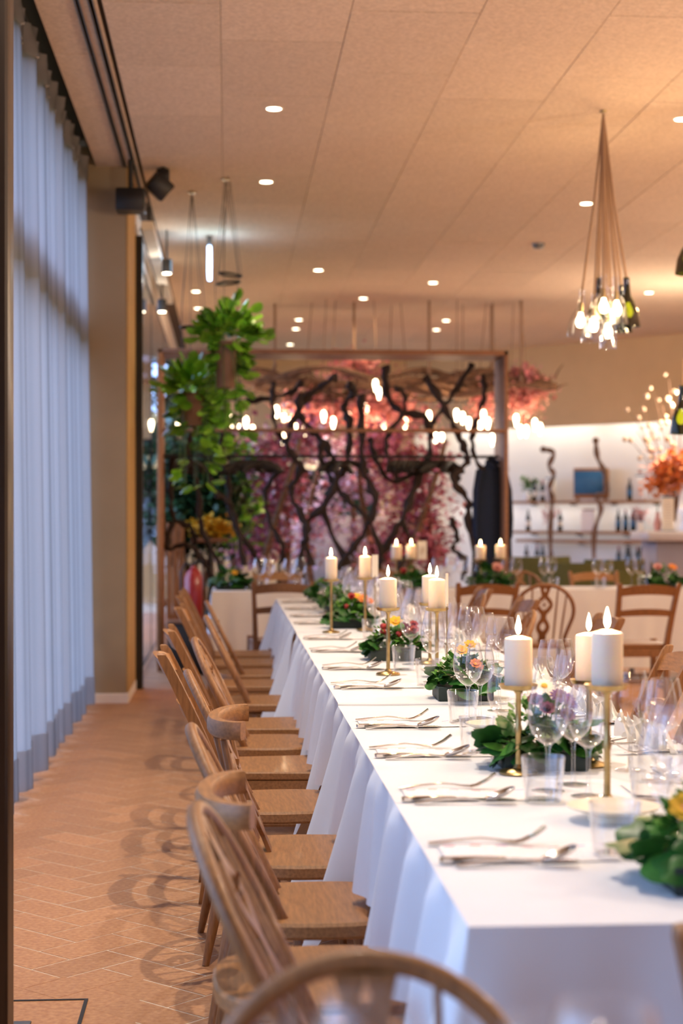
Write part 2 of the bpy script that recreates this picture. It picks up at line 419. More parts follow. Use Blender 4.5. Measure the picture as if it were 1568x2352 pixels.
# far wall: tan bulkhead over a lit white recess, running obliquely to the right
def wall(name, m, p0, p1, z0, z1, t=.12):
    p0, p1 = Vector((*p0, 0)), Vector((*p1, 0)); d = p1-p0; a = atan2(d.y, d.x)
    return struct(MB().box(((p0+p1)/2+Vector((0, 0, (z0+z1)/2))), (d.length+.01, t, z1-z0), rot=Matrix.Rotation(a, 3, 'Z')).build(name, m, smooth=False))
BA, BB = (2.9, 26.2), (8.2, 20.4)
wall('wall_back', M['plaster'], (2.3, 26.2), (2.9, 26.2), 0, CEIL+.2)
wall('wall_back_lintel', M['plaster'], (-.28, 26.2), (2.3, 26.2), 2.55, CEIL+.2)
wall('wall_back_corner', M['plaster'], (-.9, 26.2), (-.70, 26.2), 2.55, CEIL+.2)
wall('wall_back_bulkhead', M['plaster'], BA, BB, 2.66, CEIL+.2, .25)
dd = (Vector((*BB, 0))-Vector((*BA, 0))).normalized(); nn = Vector((-dd.y, dd.x, 0))   # away from the camera
RA = Vector((*BA, 0))+nn*.75; RB = Vector((*BB, 0))+nn*.75
wall('wall_back_recess', M['white'], RA.xy, RB.xy, 0, CEIL, .1)
wall('wall_back_side', M['white'], BA, RA.xy, 0, 2.7, .1)
wall('wall_right', M['plaster2'], (7.6, -4.5), (7.6, 21.2), 0, CEIL+.2)
wall('wall_front', M['plaster2'], (-1.7, -4.5), (7.6, -4.5), 0, CEIL+.2)
# far left window in the back wall
def window(name, p0, p1, z0, z1, nm, m=M['black'], fw=.06, trans=(), dep=.08):
    p0, p1 = Vector((*p0, 0)), Vector((*p1, 0)); d = p1-p0; L = d.length; a = atan2(d.y, d.x)
    root = bpy.data.objects.new(name, None); C.objects.link(root); root.location = p0; root.rotation_euler = (0, 0, a); struct(root)
    MB().box((L/2, 0, (z0+z1)/2), (L, .012, z1-z0)).build('pane', M['pane'], root, smooth=False)
    for k in range(nm+1):
        MB().box((L*k/nm, 0, (z0+z1)/2), (fw, dep, z1-z0)).build('mullion', m, root, smooth=False)
    for z in (z0+fw/2, z1-fw/2): MB().box((L/2, 0, z), (L, dep, fw)).build('rail', m, root, smooth=False)
    for z, hh in trans: MB().box((L/2, 0, z), (L, .10, hh)).build('transom', m, root, smooth=False)
    return root
window('window_1', (-1.17, -4.4), (-1.17, 12.0), .02, 3.66, 9, trans=((2.63, .24),))
struct(MB().box((-1.42, 3.8, 3.84), (.1, 16.6, .42)).build('wall_left', M['plaster2'], smooth=False))
window('window_2', (-.74, 13.06), (-.74, 26.1), .02, 3.5, 4, fw=.025, dep=.018)
struct(MB().box((-.84, 19.6, 3.76), (.2, 13.2, .55)).build('wall_left_head', M['cream'], smooth=False))
window('window_3', (-.28, 26.2), (2.3, 26.2), .95, 2.55, 4, fw=.05)
window('window_4', (-.74, 26.2), (-.28, 26.2), .95, 3.78, 1, fw=.05)
wall('wall_back_sill', M['plaster'], (-.74, 26.2), (2.3, 26.2), 0, .95)
struct(MB().box((-.687, 13.07, 1.75), (.068, .12, 3.5)).build('door_1', M['black'], smooth=False))
# column between curtain and glazing
struct(MB().box((-1.11, 12.54, CEIL/2+.1), (.78, 1.0, CEIL+.2)).build('wall_left_pier', M['plaster2'], smooth=False))
struct(MB().box((-1.10, 12.53, .035), (.80, 1.02, .07), bev=.004).build('baseboard_left', M['cream'], smooth=False))
struct(MB().box((-.712, 12.53, CEIL/2), (.012, .96, CEIL-.01)).build('trim_lit_side', mat('lit_side_ochre', (.55, .34, .12), .85, var=.06, bump=.1), smooth=False))  # brighter slab paints the light falling on the pier's side face
# dark bronze post at the left frame edge
po = thing('steel_post', 'dark bronze vertical post cutting off the left edge of the view', 'post', (-.645, 4.0, 0))
MB().box((0, 0, CEIL/2+.01), (.27, .12, CEIL-.02), bev=.006).build('post_shaft', M['darkcol'], po)
MB().box((0, 0, .006), (.30, .16, .012), bev=.003).build('base_plate', M['black'], po)

# outside: lawn and hedge
struct(MB().box((-10, 15, -.2), (17, 60, .1)).build('outside_ground', M['grass'], smooth=False))
struct(MB().box((3, 32, -.2), (16, 11, .1)).build('outside_ground', M['grass'], smooth=False))

# ---------------------------------------------------------------- curtain
def cur_x(y, z):
    t = 1-z/3.8
    a = .036+.008*t
    s = sin(2*pi*y/.30+1.1*sin(y*2.1))+.45*sin(2*pi*y/.53+2+.8*sin(y*1.3))+.25*sin(2*pi*y/.115)
    return -1.02+.045*t+a*s
cu = thing('sheer_curtain', 'long sheer off-white curtain hanging in folds over the left windows', 'curtain', (0, 0, 0))
Y0, Y1 = 3.4, 12.0
nu = 560
g = MB().grid(lambda u, v: (cur_x(Y0+(Y1-Y0)*u, .24+3.40*v), Y0+(Y1-Y0)*u, .24+3.40*v), nu, 14); g.build('fabric', M['curtain'], cu, auto=False)
for off in (0, .006):
    g = MB().grid(lambda u, v: (cur_x(Y0+(Y1-Y0)*u, .05+.19*v)+off, Y0+(Y1-Y0)*u, .05+.19*v), nu, 2)
    if off == 0: hm = g
    else: hm.add(g.v, g.f)
hm.build('hem', M['hem'], cu, auto=False)
hd = MB()
for off in (0, .01):
    g = MB().grid(lambda u, v: (cur_x(Y0+(Y1-Y0)*u, 3.64+.15*v)+off+.012*sin(Y0+(Y1-Y0)*u*55+v*3), Y0+(Y1-Y0)*u, 3.64+.15*v), nu*2, 3); hd.add(g.v, g.f)
hd.build('gathered_header', M['hem'], cu, auto=False)
MB().box((-1.03, 6.6, CEIL-.005), (.05, 10.8, .03)).build('curtain_rail', M['black'], cu, smooth=False)

# ---------------------------------------------------------------- ceiling track, spots, fascia beam
tr = thing('ceiling_track', 'long twin metal rails running along the ceiling beside the curtain', 'track', (-.695, 4, CEIL))
for x in (-.033, .033):
    m_ = MB()
    m_.box((x-.011, 4.45, -.004), (.005, 9.1, .016)); m_.box((x+.011, 4.45, -.004), (.005, 9.1, .016)); m_.build('rail', M['metalgrey'], tr, smooth=False)
    MB().box((x, 4.45, .004), (.016, 9.1, .008)).build('slot', M['black'], tr, smooth=False)
sp = thing('track_projector', 'flat black box projector hanging below the ceiling rails by the pier', 'spotlight', at(300, 462, 11.75))
MB().box((0, 0, 0), (.2, .2, .155), bev=.008).build('housing', M['black'], sp)
MB().tube([(0, 0, .07), (0, 0, CEIL-sp.location.z)], .018).build('stem', M['black'], sp)
sp = thing('cube_spotlight', 'tilted black cube spotlight mounted on the ceiling right of the rails', 'spotlight', at(365, 428, 12.0))
MB().box((0, 0, 0), (.15, .15, .15), rot=Euler((.3, R(38), .4)).to_matrix(), bev=.008).build('housing', M['black'], sp)
MB().box((.03, 0, .075), (.09, .09, .09), bev=.006).build('mount', M['black'], sp)
MB().tube([(.03, 0, .1), (.03, 0, CEIL-sp.location.z)], .02).build('stem', M['black'], sp)
for i, (px, py, d) in enumerate(((383, 612, 14.6), (372, 702, 16.3))):
    p = at(px, py, d)
    sp = thing('track_spotlight', ['small round black spotlight beside the upper fascia beam', 'small black spotlight at the lower end of the fascia beam'][i], 'spotlight', p)
    MB().tube([(0, 0, -.06), (0, 0, .06)], .045, 12).build('housing', M['black'], sp)
    MB().tube([(0, 0, -.064), (0, 0, -.060)], .036, 12).build('lens', M['led'], sp)
    MB().tube([(0, 0, .05), (0, 0, CEIL-p.z)], .008).build('stem', M['black'], sp)
    lamp('POINT', 'track_spot_light', p+Vector((.03, -.1, -.14)), 5, (1, .88, .74), shadow_soft_size=.03)
be = thing('fascia_beam', 'pale cream boxed beam running along the top of the glass wall', 'beam', (-.63, 13.3, 3.60))
MB().box((0, 2.3, .03), (.10, 4.6, .07), bev=.004).build('beam_box', M['cream'], be, smooth=False)
MB().box((-.052, 2.3, .0), (.012, 4.6, .03)).build('black_edge', M['black'], be, smooth=False)
for yy in (.3, 4.3): MB().box((0, yy, .14), (.02, .02, .19)).build('hanger_rod', M['black'], be, smooth=False)

# ---------------------------------------------------------------- ceiling downlights
DL = [(629, 249), (611, 417), (1346, 467), (731, 620), (994, 649), (1490, 672), (834, 685), (450, 669), (455, 708), (686, 734), (679, 755),
      (1024, 736), (1002, 757), (666, 791), (1565, 273)]
where = ['nearest, left of centre on the ceiling', 'second from the near end, left of centre', 'just left of the bottle lamp cords', 'left of the wide bare ceiling middle',
         'centre ceiling beyond the smoke detector', 'right of the bottle lamp cluster', 'centre, lower left neighbour of the middle one', 'above the hanging plants, upper of two',
         'above the hanging plants, lower of two', 'behind the left ropes, upper of two', 'behind the left ropes, lower of two', 'behind the right ropes, upper of two',
         'behind the right ropes, lower of two', 'lowest, just above the wooden rack beam', 'at the right frame edge near the top']
for i, (x, y) in enumerate(DL):
    p = onz(x, y, CEIL)
    t = thing('downlight', 'small round recessed downlight '+where[i], 'downlight', p, group='ceiling downlights')
    MB().lathe([(.042, -.001), (.052, -.006), (.058, -.001)], 20).build('trim_ring', M['white'], t)
    MB().lathe([(.0001, -.004), (.044, -.004)], 20).build('lens', M['led'], t)
    lamp('SPOT', 'downlight_beam', p-Vector((0, 0, .03)), 55, (1, .74, .45), spot_size=R(115), spot_blend=.8, shadow_soft_size=.03)
p = onz(1236, 560, CEIL)
t = thing('smoke_detector', 'small pale smoke detector on the ceiling right of centre', 'detector', p)
MB().lathe([(.0001, -.045), (.035, -.045), (.05, -.03), (.06, -.005), (.06, 0)], 20).build('detector_body', M['metalgrey'], t)
MB().lathe([(.03, -.046), (.034, -.05), (.038, -.046)], 16).build('sensor_ring', M['white'], t)
# blade sign seen edge on
p = onz(481, 543, CEIL)
t = thing('exit_sign', 'glowing blue-white blade sign hanging edge-on from the ceiling', 'sign', p)
MB().box((0, 0, -.05), (.05, .08, .10), bev=.005).build('mount', M['metalgrey'], t)
MB().box((0, 0, -.24), (.034, .30, .27), bev=.008).build('light_blade', M['screen'], t)
lamp('POINT', 'sign_glow', p+Vector((0, -.18, -.30)), 7, (.35, .75, 1), shadow_soft_size=.08)

# ================================================================ CHAIRS (local: sitter looks along +y, back at -y, origin on the floor)
SEAT = .45
def turned_leg(mb, top, foot, r=.017):
    top, foot = Vector(top), Vector(foot); ts = [0, .12, .3, .55, .8, 1]; rs = [.8, 1.05, 1.25, 1.1, .85, .62]
    return mb.tube([top.lerp(foot, t) for t in ts], [r*k for k in rs], 10)
def windsor_base(t, m, mz, wide=.215):
    # shaped saddle seat
    poly = []
    n = 28
    for k in range(n):
        a = 2*pi*k/n; ex = abs(cos(a))**.62*math.copysign(1, cos(a)); ey = abs(sin(a))**.62*math.copysign(1, sin(a))
        wx = wide*(1.0 if ey > 0 else 1-.14*(-ey)**2); poly.append((ex*wx, ey*.205))
    MB().prism(poly, SEAT-.036, SEAT, bev=.007).build('seat', m, t)
    for sx in (-1, 1):
        for f in (-1, 1):
            MBx = MB(); turned_leg(MBx, (sx*.15, f*.14, SEAT-.03), (sx*.20, f*.19 if f > 0 else -.225, 0)); MBx.build('leg', mz, t)
    mb = MB()
    for sx in (-1, 1): mb.tube([(sx*.178, .168, .2), (sx*.18, 0, .2), (sx*.178, -.19, .2)], [.009, .013, .009], 8)
    mb.tube([(-.178, 0, .2), (0, 0, .2), (.178, 0, .2)], [.009, .013, .009], 8)
    mb.build('stretcher', mz, t)
def backpt(x, z, lean=.50, y0=-.075):
    return Vector((x, y0-(z-SEAT)*lean, z))
def splat(t, m, top, wmul=1, y0=-.075, lean=.50, wheel=True, z0=SEAT):
    # pierced fiddle splat with a round wheel opening and a lower teardrop
    mb = MB(); N = 30; H = top-z0
    def w(u):
        if u < .12: return .026
        if u < .42: return .022+.026*sin(pi*(u-.12)/.30)
        if u < .50: return .020
        if u < .84: return .020+.040*sin(pi*(u-.50)/.34)
        return .022+.018*(u-.84)/.16
    def h(u):
        a = 0
        if .20 < u < .36: a = .020*sin(pi*(u-.20)/.16)
        if .57 < u < .78: a = .036*sin(pi*(u-.57)/.21)
        if .91 < u < .97: a = .010*sin(pi*(u-.91)/.06)
        return a
    th = .006
    for sd in (-1, 1):
        vs, fs = [], []
        for i in range(N+1):
            u = i/N; z = z0+H*u; b = backpt(0, z, lean, y0)
            for xx in (h(u), w(u)):
                for yy in (-th, th): vs.append((sd*xx*wmul, b.y+yy, z))
        for i in range(N):
            a, c = i*4, i*4+4
            fs += [(a, a+2, c+2, c), (a+1, c+1, c+3, a+3), (a+2, a+3, c+3, c+2), (a, c, c+1, a+1)]
        mb.add(vs, fs)
    if wheel:   # the small star of bars inside the round opening
        zc = z0+H*.675; b = backpt(0, zc, lean, y0)
        for a in (0, pi/3, 2*pi/3): mb.box(b, (.004, .008, H*.19), rot=Matrix.Rotation(a, 3, 'Y'))
        mb.lathe([(.0001, -.006), (.010, -.006), (.010, .006), (.0001, .006)], 10, (0, 0, 0))
        k = len(mb.v)-40
        for i in range(k, len(mb.v)):
            v = mb.v[i]; mb.v[i] = (v[0]+b.x, v[2]+b.y, v[1]+b.z)
    mb.build('splat', m, t)
def hoop_chair(name, label, m, mz, top=.845, group=None):
    t = thing(name, label, 'chair', group=group); windsor_base(t, m, mz)
    H = top-SEAT; pts = []
    for k in range(29):
        a = -.22*pi+(1.44*pi)*k/28
        # horseshoe: narrow at the seat, widest above the middle
        u = sin(a); x = cos(a)
        z = SEAT+H*(.53+.47*u) if u > -.6 else 0
        pts.append((x*.205, z))
    foot = [(.148, SEAT-.02), (.165, SEAT+.06)]
    arc = [(cos(a)*.208, SEAT+H*.53+sin(a)*H*.47) for a in [(-.10+1.2*k/24)*pi for k in range(25)]]
    full = foot+arc+[(-x, z) for x, z in reversed(foot)]
    MB().tube([backpt(x, z) for x, z in full], [.0135]*len(full), 10, up=(0, 1, .5)).build('hoop', mz, t)
    def ztop(x):
        s_ = min(1, abs(x)/.208); return SEAT+H*.53+sqrt(1-s_*s_)*H*.47
    for x0, x1 in ((-.125, -.150), (-.078, -.088), (.078, .088), (.125, .150)):
        zt = ztop(x1)-.008
        MB().tube([backpt(x0, SEAT-.01), backpt((x0+x1)/2, (SEAT+zt)/2), backpt(x1, zt)], [.0065, .0075, .0055], 7).build('spindle', mz, t)
    splat(t, mz, top-.012)
    return t
def ladder_chair(name, label, m, mz, top=.86, group=None):
    t = thing(name, label, 'chair', group=group)
    poly = [(-.185, -.19), (.185, -.19), (.215, .19), (.18, .205), (-.18, .205), (-.215, .19)]
    MB().prism(poly, SEAT-.028, SEAT, bev=.005).build('seat', m, t)
    mb = MB()
    mb.box((0, .175, SEAT-.06), (.37, .02, .06)); mb.box((0, -.185, SEAT-.06), (.33, .02, .06))
    for s_ in (-1, 1): mb.box((s_*.19, 0, SEAT-.06), (.02, .34, .06), rot=Matrix.Rotation(-s_*.07, 3, 'Z'))
    mb.build('apron', m, t)
    for s_ in (-1, 1):
        MB().sweep([(s_*.20, .185, 0), (s_*.20, .185, SEAT+.012)], [.034, .040], [.034, .040], side=(0, 1, 0)).build('leg', mz, t)
        # rear post: leg and back upright in one sawn curve with a rounded ear
        zs = [0, .2, .42, .52, .64, .76, top-.02, top-.004, top]
        pt = []
        for z in zs: pt.append((s_*(.17+.035*(z/top)**2), -.20-.05*(max(0, .42-z)/.42)**1.5-max(0, z-.42)**1.15*.50, z))
        MB().sweep(pt, [.034, .038, .042, .042, .040, .038, .036, .028, .014], [.030, .034, .036, .036, .034, .032, .032, .026, .012], side=(0, 1, 0)).build('rear_post', mz, t)
    def rail(z, hgt, arch, nm):
        mb = MB(); vs = []; fs = []; N = 16
        for i in range(N+1):
            u = -1+2*i/N; x = u*.195*(.90+.12*z/top)
            zt = z+hgt/2+arch*(1-u*u); zb = z-hgt/2+arch*.55*(1-u*u)
            bow = -.028*(1-u*u)
            for zz in (zb, zt):
                y = -.20-max(0, zz-.42)**1.15*.50+bow
                vs += [(x, y-.010, zz), (x, y+.010, zz)]
        for i in range(N):
            a, c = i*4, i*4+4
            fs += [(a, c, c+2, a+2), (a+1, a+3, c+3, c+1), (a+2, c+2, c+3, a+3), (a, a+1, c+1, c)]
        fs += [(0, 2, 3, 1), (N*4, N*4+1, N*4+3, N*4+2)]
        mb.add(vs, fs).build(nm, m, t)
    rail(top-.065, .058, .026, 'crest_rail'); rail(top-.215, .042, .016, 'slat')
    mb = MB()
    for z in (.14, .27):
        for s_ in (-1, 1): mb.tube([(s_*.195, .18, z), (s_*.178, -.215, z)], .010, 8)
    mb.tube([(-.2, .185, .2), (.2, .185, .2)], .010, 8); mb.tube([(-.175, -.21, .2), (.175, -.21, .2)], .010, 8)
    mb.build('stretcher', mz, t)
    return t
def bow_chair(name, label, m, mz, top=.81, group=None):
    t = thing(name, label, 'chair', group=group); windsor_base(t, m, mz)
    lean = .42
    # deep curved crest rail
    mb = MB(); vs = []; fs = []; N = 22
    yb = backpt(0, top, lean).y+.005
    for i in range(N+1):
        u = -1+2*i/N; x = .200*sin(u*pi/2*1.02); y = yb+.085*(1-cos(u*pi/2*.98))**1.0
        hgt = .046-.006*(1-abs(u)); zt = top-.004*(1-abs(u)); th = .017
        nx, ny = sin(u*1.2), -cos(u*1.2)
        for zz, e in ((zt-hgt, .75), (zt-hgt+.008, 1), (zt-.010, 1), (zt, .72)):
            vs.append((x+nx*th*e, y+ny*th*e, zz))
        for zz, e in ((zt, .72), (zt-.010, 1), (zt-hgt+.008, 1), (zt-hgt, .75)):
            vs.append((x-nx*th*e, y-ny*th*e, zz))
    for i in range(N):
        for k in range(8): fs.append((i*8+k, i*8+8+k, i*8+8+(k+1) % 8, i*8+(k+1) % 8))
    fs += [tuple(range(8)), tuple(range(N*8+7, N*8-1, -1))]
    mb.add(vs, fs).build('crest_rail', m, t)
    for s_ in (-1, 1):
        for xa, xb in ((.155, .165), (.115, .115)):
            uu = math.asin(min(1, xb/.205))/1.02; y2 = yb+.085*(1-cos(uu*.98))
            MB().tube([(s_*xa, -.11, SEAT-.01), (s_*(xa+xb)/2, (-.11+y2)/2-.008, (SEAT+top)/2-.02), (s_*xb, y2, top-.05)], [.010, .012, .009], 8).build('spindle', mz, t)
    splat(t, mz, top-.05, 1.25, lean=.40)
    return t

WD, WZ = M['wood'], M['woodz']
sides = {'left': 'on the window side', 'right': 'on the room side'}
hoopL = hoop_chair('hoop_back_chair', 'x', WD, WZ); ladL = ladder_chair('ladder_back_chair', 'x', WD, WZ); bowL = bow_chair('bow_back_chair', 'x', WD, WZ)
hoopD = hoop_chair('hoop_back_chair', 'x', M['wood_dark'], M['wood_dark'], .86); ladD = ladder_chair('ladder_back_chair', 'x', M['wood_dark'], M['wood_dark'], .88)
used = set()
def put(proto, loc, rz, label, group):
    if proto.name in used: return dup(proto, loc, rz, label, group)
    used.add(proto.name); proto.location = loc; proto.rotation_euler = (0, 0, rz); proto['label'] = label; proto['group'] = group; return proto
LEFT = [('H', 2.72, .185), ('B', 3.2, .142), ('H', 3.80, .155), ('B', 4.40, .15), ('H', 5.17, .115), ('L', 5.94, .13), ('H', 6.55, .11), ('L', 7.13, .12),
        ('H', 8.05, .135), ('L', 8.87, .11), ('H', 9.5, .12), ('L', 10.2, .075), ('L', 10.85, .075)]
kinds = {'H': (hoopL, 'pale oak hoop-back windsor chair'), 'L': (ladL, 'pale oak ladder-back chair'), 'B': (bowL, 'pale oak chair with deep curved crest rail')}
for i, (k, y, x) in enumerate(LEFT):
    jit = R((-3, 2, 1, -2, 3, 1, -2, 2, 1, -1, 2, 0, 1)[i])
    put(kinds[k][0], (x+.035, y, 0), -pi/2+jit, '%s, %s in the window-side row' % (kinds[k][1], ORD[i]), 'chairs on the window side')
RIGHT = [('H', 5.0, 1.27), ('L', 5.82, 1.20), ('H', 6.7, 1.24), ('L', 7.5, 1.33), ('H', 8.4, 1.27), ('L', 9.15, 1.26), ('H', 9.85, 1.23), ('L', 10.6, 1.24)]
for i, (k, y, x) in enumerate(RIGHT):
    pr, nm = (kinds[k] if i in (0, 1, 4) else ({'H': hoopD, 'L': ladD}[k], {'H': 'brown hoop-back windsor chair', 'L': 'brown ladder-back chair'}[k]))
    put(pr, (x, y, 0), pi/2+R((3, -3, 2, 1, -2, 3, -1, 1)[i]), '%s, %s in the right-hand row' % (nm, ORD[i]), 'chairs on the right side')
for k, X, Y, lab in (('L', .37, 12.1, 'brown ladder-back chair behind the far end of the long table, facing the cross table'),
                     ('L', 1.76, 11.75, 'brown ladder-back chair left of the hoop-back at the cross table'),
                     ('H', 2.20, 11.7, 'brown hoop-back chair with pierced splat standing alone before the cross table'),
                     ('L', 2.84, 11.6, 'brown ladder-back chair at the right frame edge before the cross table')):
    put({'H': hoopD, 'L': ladD}[k], (X, Y, 0), R({'L': 2, 'H': -3}[k]), lab, 'chairs before the cross table')
for k, px, lab in (('L', 640, 'ladder-back chair behind the cross table, its arched rail left of the candles'), ('L', 885, 'ladder-back chair behind the cross table under the paired candles'),
                   ('H', 1205, 'hoop-back chair behind the cross table beside the coat'), ('L', 1385, 'ladder-back chair behind the cross table before the olive tub chairs')):
    p = at(px, 1400, 14.22)
    put({'H': hoopL, 'L': ladL}[k] if px in (640, 1385) else {'H': hoopD, 'L': ladD}[k], (p.x, p.y, 0), pi, lab, 'chairs behind the cross table')
# foreground chairs facing the camera
fc = put(hoopL, (.155, 1.64, 0), pi, 'blurred hoop-back chair closest to the camera at the bottom edge', 'foreground chairs'); fc.scale = (.92, .92, .97)
fd = put(ladD, (.812, 1.75, 0), pi+R(2), 'dark blurred chair post at the lower right corner', 'foreground chairs'); fd.scale = (1, 1, .90)

# ================================================================ TABLES AND CLOTHS
XL, XR = .335, 1.14
TABS = [(2.32, 5.075, .75, 'nearest'), (5.085, 8.245, .758, 'middle'), (8.255, 11.67, .763, 'farthest')]
def tz(y): return .75 if y < 5.08 else (.758 if y < 8.25 else .763)
def table(name, label, x0, x1, y0, y1, z):
    t = thing(name, label, 'table', ((x0+x1)/2, (y0+y1)/2, 0)); hx, hy = (x1-x0)/2-.02, (y1-y0)/2-.02
    MB().box((0, 0, z-.022), (hx*2, hy*2, .03), bev=.004).build('tabletop', M['rack'], t)
    for sx in (-1, 1):
        for sy in (-1, 1): MB().box((sx*(hx-.26), sy*(hy-.25), (z-.04)/2), (.05, .05, z-.04), bev=.003).build('leg', M['black'], t)
    return t
def smooth(a, b, x):
    t = max(0, min(1, (x-a)/(b-a))); return t*t*(3-2*t)
chairsY = [c[1] for c in LEFT]
def cloth(label, x0, x1, y0, y1, z, left=None, front=.45, right=.3, back=.2, seed=0, group=None, fsway=.01):
    mb = MB()
    r = .006
    mb.grid(lambda u, v: (x0+(x1-x0)*u, y0+(y1-y0)*v, z+.0008*sin(u*9+seed)*sin(v*23)), 24, 60)
    def skirt(fn_edge, L, drop, outw, pl, side):
        # fn_edge(s)->(x,y), outw: outward unit vector
        n = max(30, int(L*46)); rows = 16
        def f(u, v):
            s_ = u*L; x, y = fn_edge(s_)
            k = drop(s_, x, y); dz, bul, = k[0], k[1]
            vv = v
            fold = pl*(.15+vv**.8)*(sin(2*pi*s_/.33+1.9*sin(s_*2.3+seed)+seed)+.45*sin(2*pi*s_/.155+seed*2+1.4*sin(s_*3.1)))*(vv > 0)
            out = r*min(1, vv*8)+bul*(vv**1.25)+fold
            zz = z-(0 if vv == 0 else dz*vv+.002)
            return (x+outw[0]*out, y+outw[1]*out, zz)
        mb.grid(f, n, rows); return f
    def dl(s_, x, y):
        if left == 'chairs':
            wgt = 0
            for yc in chairsY: wgt = max(wgt, 1-smooth(.232, .285, abs(y-yc)))
            hemv = .03*sin(y*11+seed)+.03*sin(y*27)
            d_gap = z-.235+hemv; d_ch = z-.478+.4*max(0, -hemv)*0
            return d_ch*wgt+d_gap*(1-wgt), .002*wgt+.115*(1-wgt)
        return left, .03
    fa = skirt(lambda s_: (x0, y0+s_), y1-y0, dl, (-1, 0), .034 if left == 'chairs' else .012, 0)
    fb = skirt(lambda s_: (x1, y0+s_), y1-y0, lambda s_, x, y: (right, .02), (1, 0), .010, 1)
    fc_ = skirt(lambda s_: (x0+s_, y0), x1-x0, lambda s_, x, y: (front, .03 if front > .1 else 0), (0, -1), fsway if front > .1 else 0, 2)
    fd_ = skirt(lambda s_: (x0+s_, y1), x1-x0, lambda s_, x, y: (back, .02 if back > .1 else 0), (0, 1), fsway if back > .1 else 0, 3)
    # corners: the cloth turns from one side to the next
    for p_, ua, q_, ub, dq in ((fa, 0, fc_, 0, front), (fb, 0, fc_, 1, front), (fa, 1, fd_, 0, back), (fb, 1, fd_, 1, back)):
        if dq < .1: continue
        def cf(u, v, p_=p_, ua=ua, q_=q_, ub=ub):
            a, b_ = Vector(p_(ua, v)), Vector(q_(ub, v)); c_ = a.lerp(b_, u); k = sin(pi*u)*.35*(a-b_).length
            o_ = Vector((-1 if p_ is fa else 1, -1 if q_ is fc_ else 1, 0)).normalized(); return c_+o_*k*.5
        mb.grid(cf, 6, 16)
    o = mb.build('tablecloth', M['cloth'], auto=False)
    return tag(o, label, 'tablecloth', group)
for i, (y0, y1, z, w_) in enumerate(TABS):
    table('dining_table', '%s section of the long dining table hidden under white cloth' % w_, XL, XR, y0, y1, z)
    cloth('%s white tablecloth of the long table with pleated window-side drop' % w_, XL, XR, y0, y1, z, 'chairs', front=.52 if i == 0 else .012, back=.3 if i == 2 else .012, right=.28, seed=i*2.1, group='long table cloths', fsway=.012)
table('cross_table', 'left cross table behind the long table under white cloth', -.12, 1.36, 13.05, 13.8, .75)
cloth('white tablecloth on the left cross table, hanging flat', -.12, 1.36, 13.05, 13.8, .75, left=.46, front=.46, back=.4, right=.1, seed=3, group='cross table cloths')
table('cross_table', 'long right cross table running out of frame under white cloth', 1.50, 4.4, 13.2, 13.9, .75)
cloth('white tablecloth on the right cross table, hanging nearly to the floor', 1.50, 4.4, 13.2, 13.9, .75, left=.6, front=.62, back=.5, right=.6, seed=5, group='cross table cloths')
# foreground table just below the frame that carries the blurred glasses
table('near_table', 'table below the frame carrying the blurred foreground glasses', -.1, 1.0, .62, 1.38, .74)
cloth('white tablecloth of the foreground table below the frame', -.1, 1.0, .62, 1.38, .74, left=.25, front=.25, back=.12, right=.25, seed=1, group='foreground cloth')

# ================================================================ TABLE SETTINGS
SET = [2.73, 3.33, 3.95, 4.52, 5.49, 6.18, 6.99, 7.72, 8.75, 9.4, 10.15, 10.95]
setn = lambda i: '%s place setting' % ORD[i]
# cutlery meshes, handle end at x=0, tip towards +x, lying on z=0
def fork_parts(t):
    hx = [0, .01, .05, .09, .115, .135, .15]; hz = [.002, .0025, .007, .0105, .008, .0045, .0035]
    MB().sweep([(x, 0, z+.002) for x, z in zip(hx, hz)], [.012, .016, .010, .007, .008, .018, .024], [.003]*7).build('handle', M['steel'], t)
    for k in range(4):
        y = -.0095+.0063*k
        MB().sweep([(.149, y, .0045), (.165, y, .008), (.185, y, .018), (.205, y, .033)], [.0042, .0042, .0040, .0028], [.003]*4).build('tine', M['steel'], t)
def knife_parts(t):
    MB().sweep([(0, 0, .006), (.004, 0, .006), (.06, 0, .006), (.105, 0, .006), (.112, 0, .006)], [.012, .019, .018, .014, .012], [.005, .008, .009, .007, .005]).build('handle', M['steel'], t)
    MB().sweep([(.111, 0, .005), (.13, .001, .004), (.18, .002, .003), (.215, .001, .003), (.232, -.004, .003)], [.012, .019, .021, .018, .003], [.003, .002, .0016, .0014, .001]).build('blade', M['steel'], t)
def spoon_parts(t):
    MB().sweep([(0, 0, .003), (.01, 0, .004), (.06, 0, .011), (.10, 0, .013), (.128, 0, .008), (.142, 0, .005)], [.010, .014, .009, .006, .006, .009], [.003]*6).build('handle', M['steel'], t)
    mb = MB(); vs = []
    def f(u, v):
        a = pi*u; xx = -cos(a)*.030; ww = sin(a)**.75*.0195*(1-.12*cos(a)) ; vv = -1+2*v
        dep = -.011*(1-vv*vv)*sin(a)**.8
        return (.170+xx, vv*ww, .0125+dep+.36*(xx+.03))
    mb.grid(f, 16, 8); o = mb.build('bowl', M['steel'], t); solid(o, .0015, 1)
protos = {}
def cutlery(kind, fn, loc, rz, label, group):
    if kind not in protos:
        t = thing(kind, label, kind.split('_')[-1], loc, rz, group); fn(t); protos[kind] = t; return t
    return dup(protos[kind], loc, rz, label, group)
tum = MB().lathe([(.0001, .006), (.034, .006), (.0355, .012), (.0425, .09), (.0435, .0915), (.0445, .09), (.0375, .006), (.036, .001), (.0001, .001)], 28)
tum_m = tum.mesh('tumbler_body', M['tumbler'])
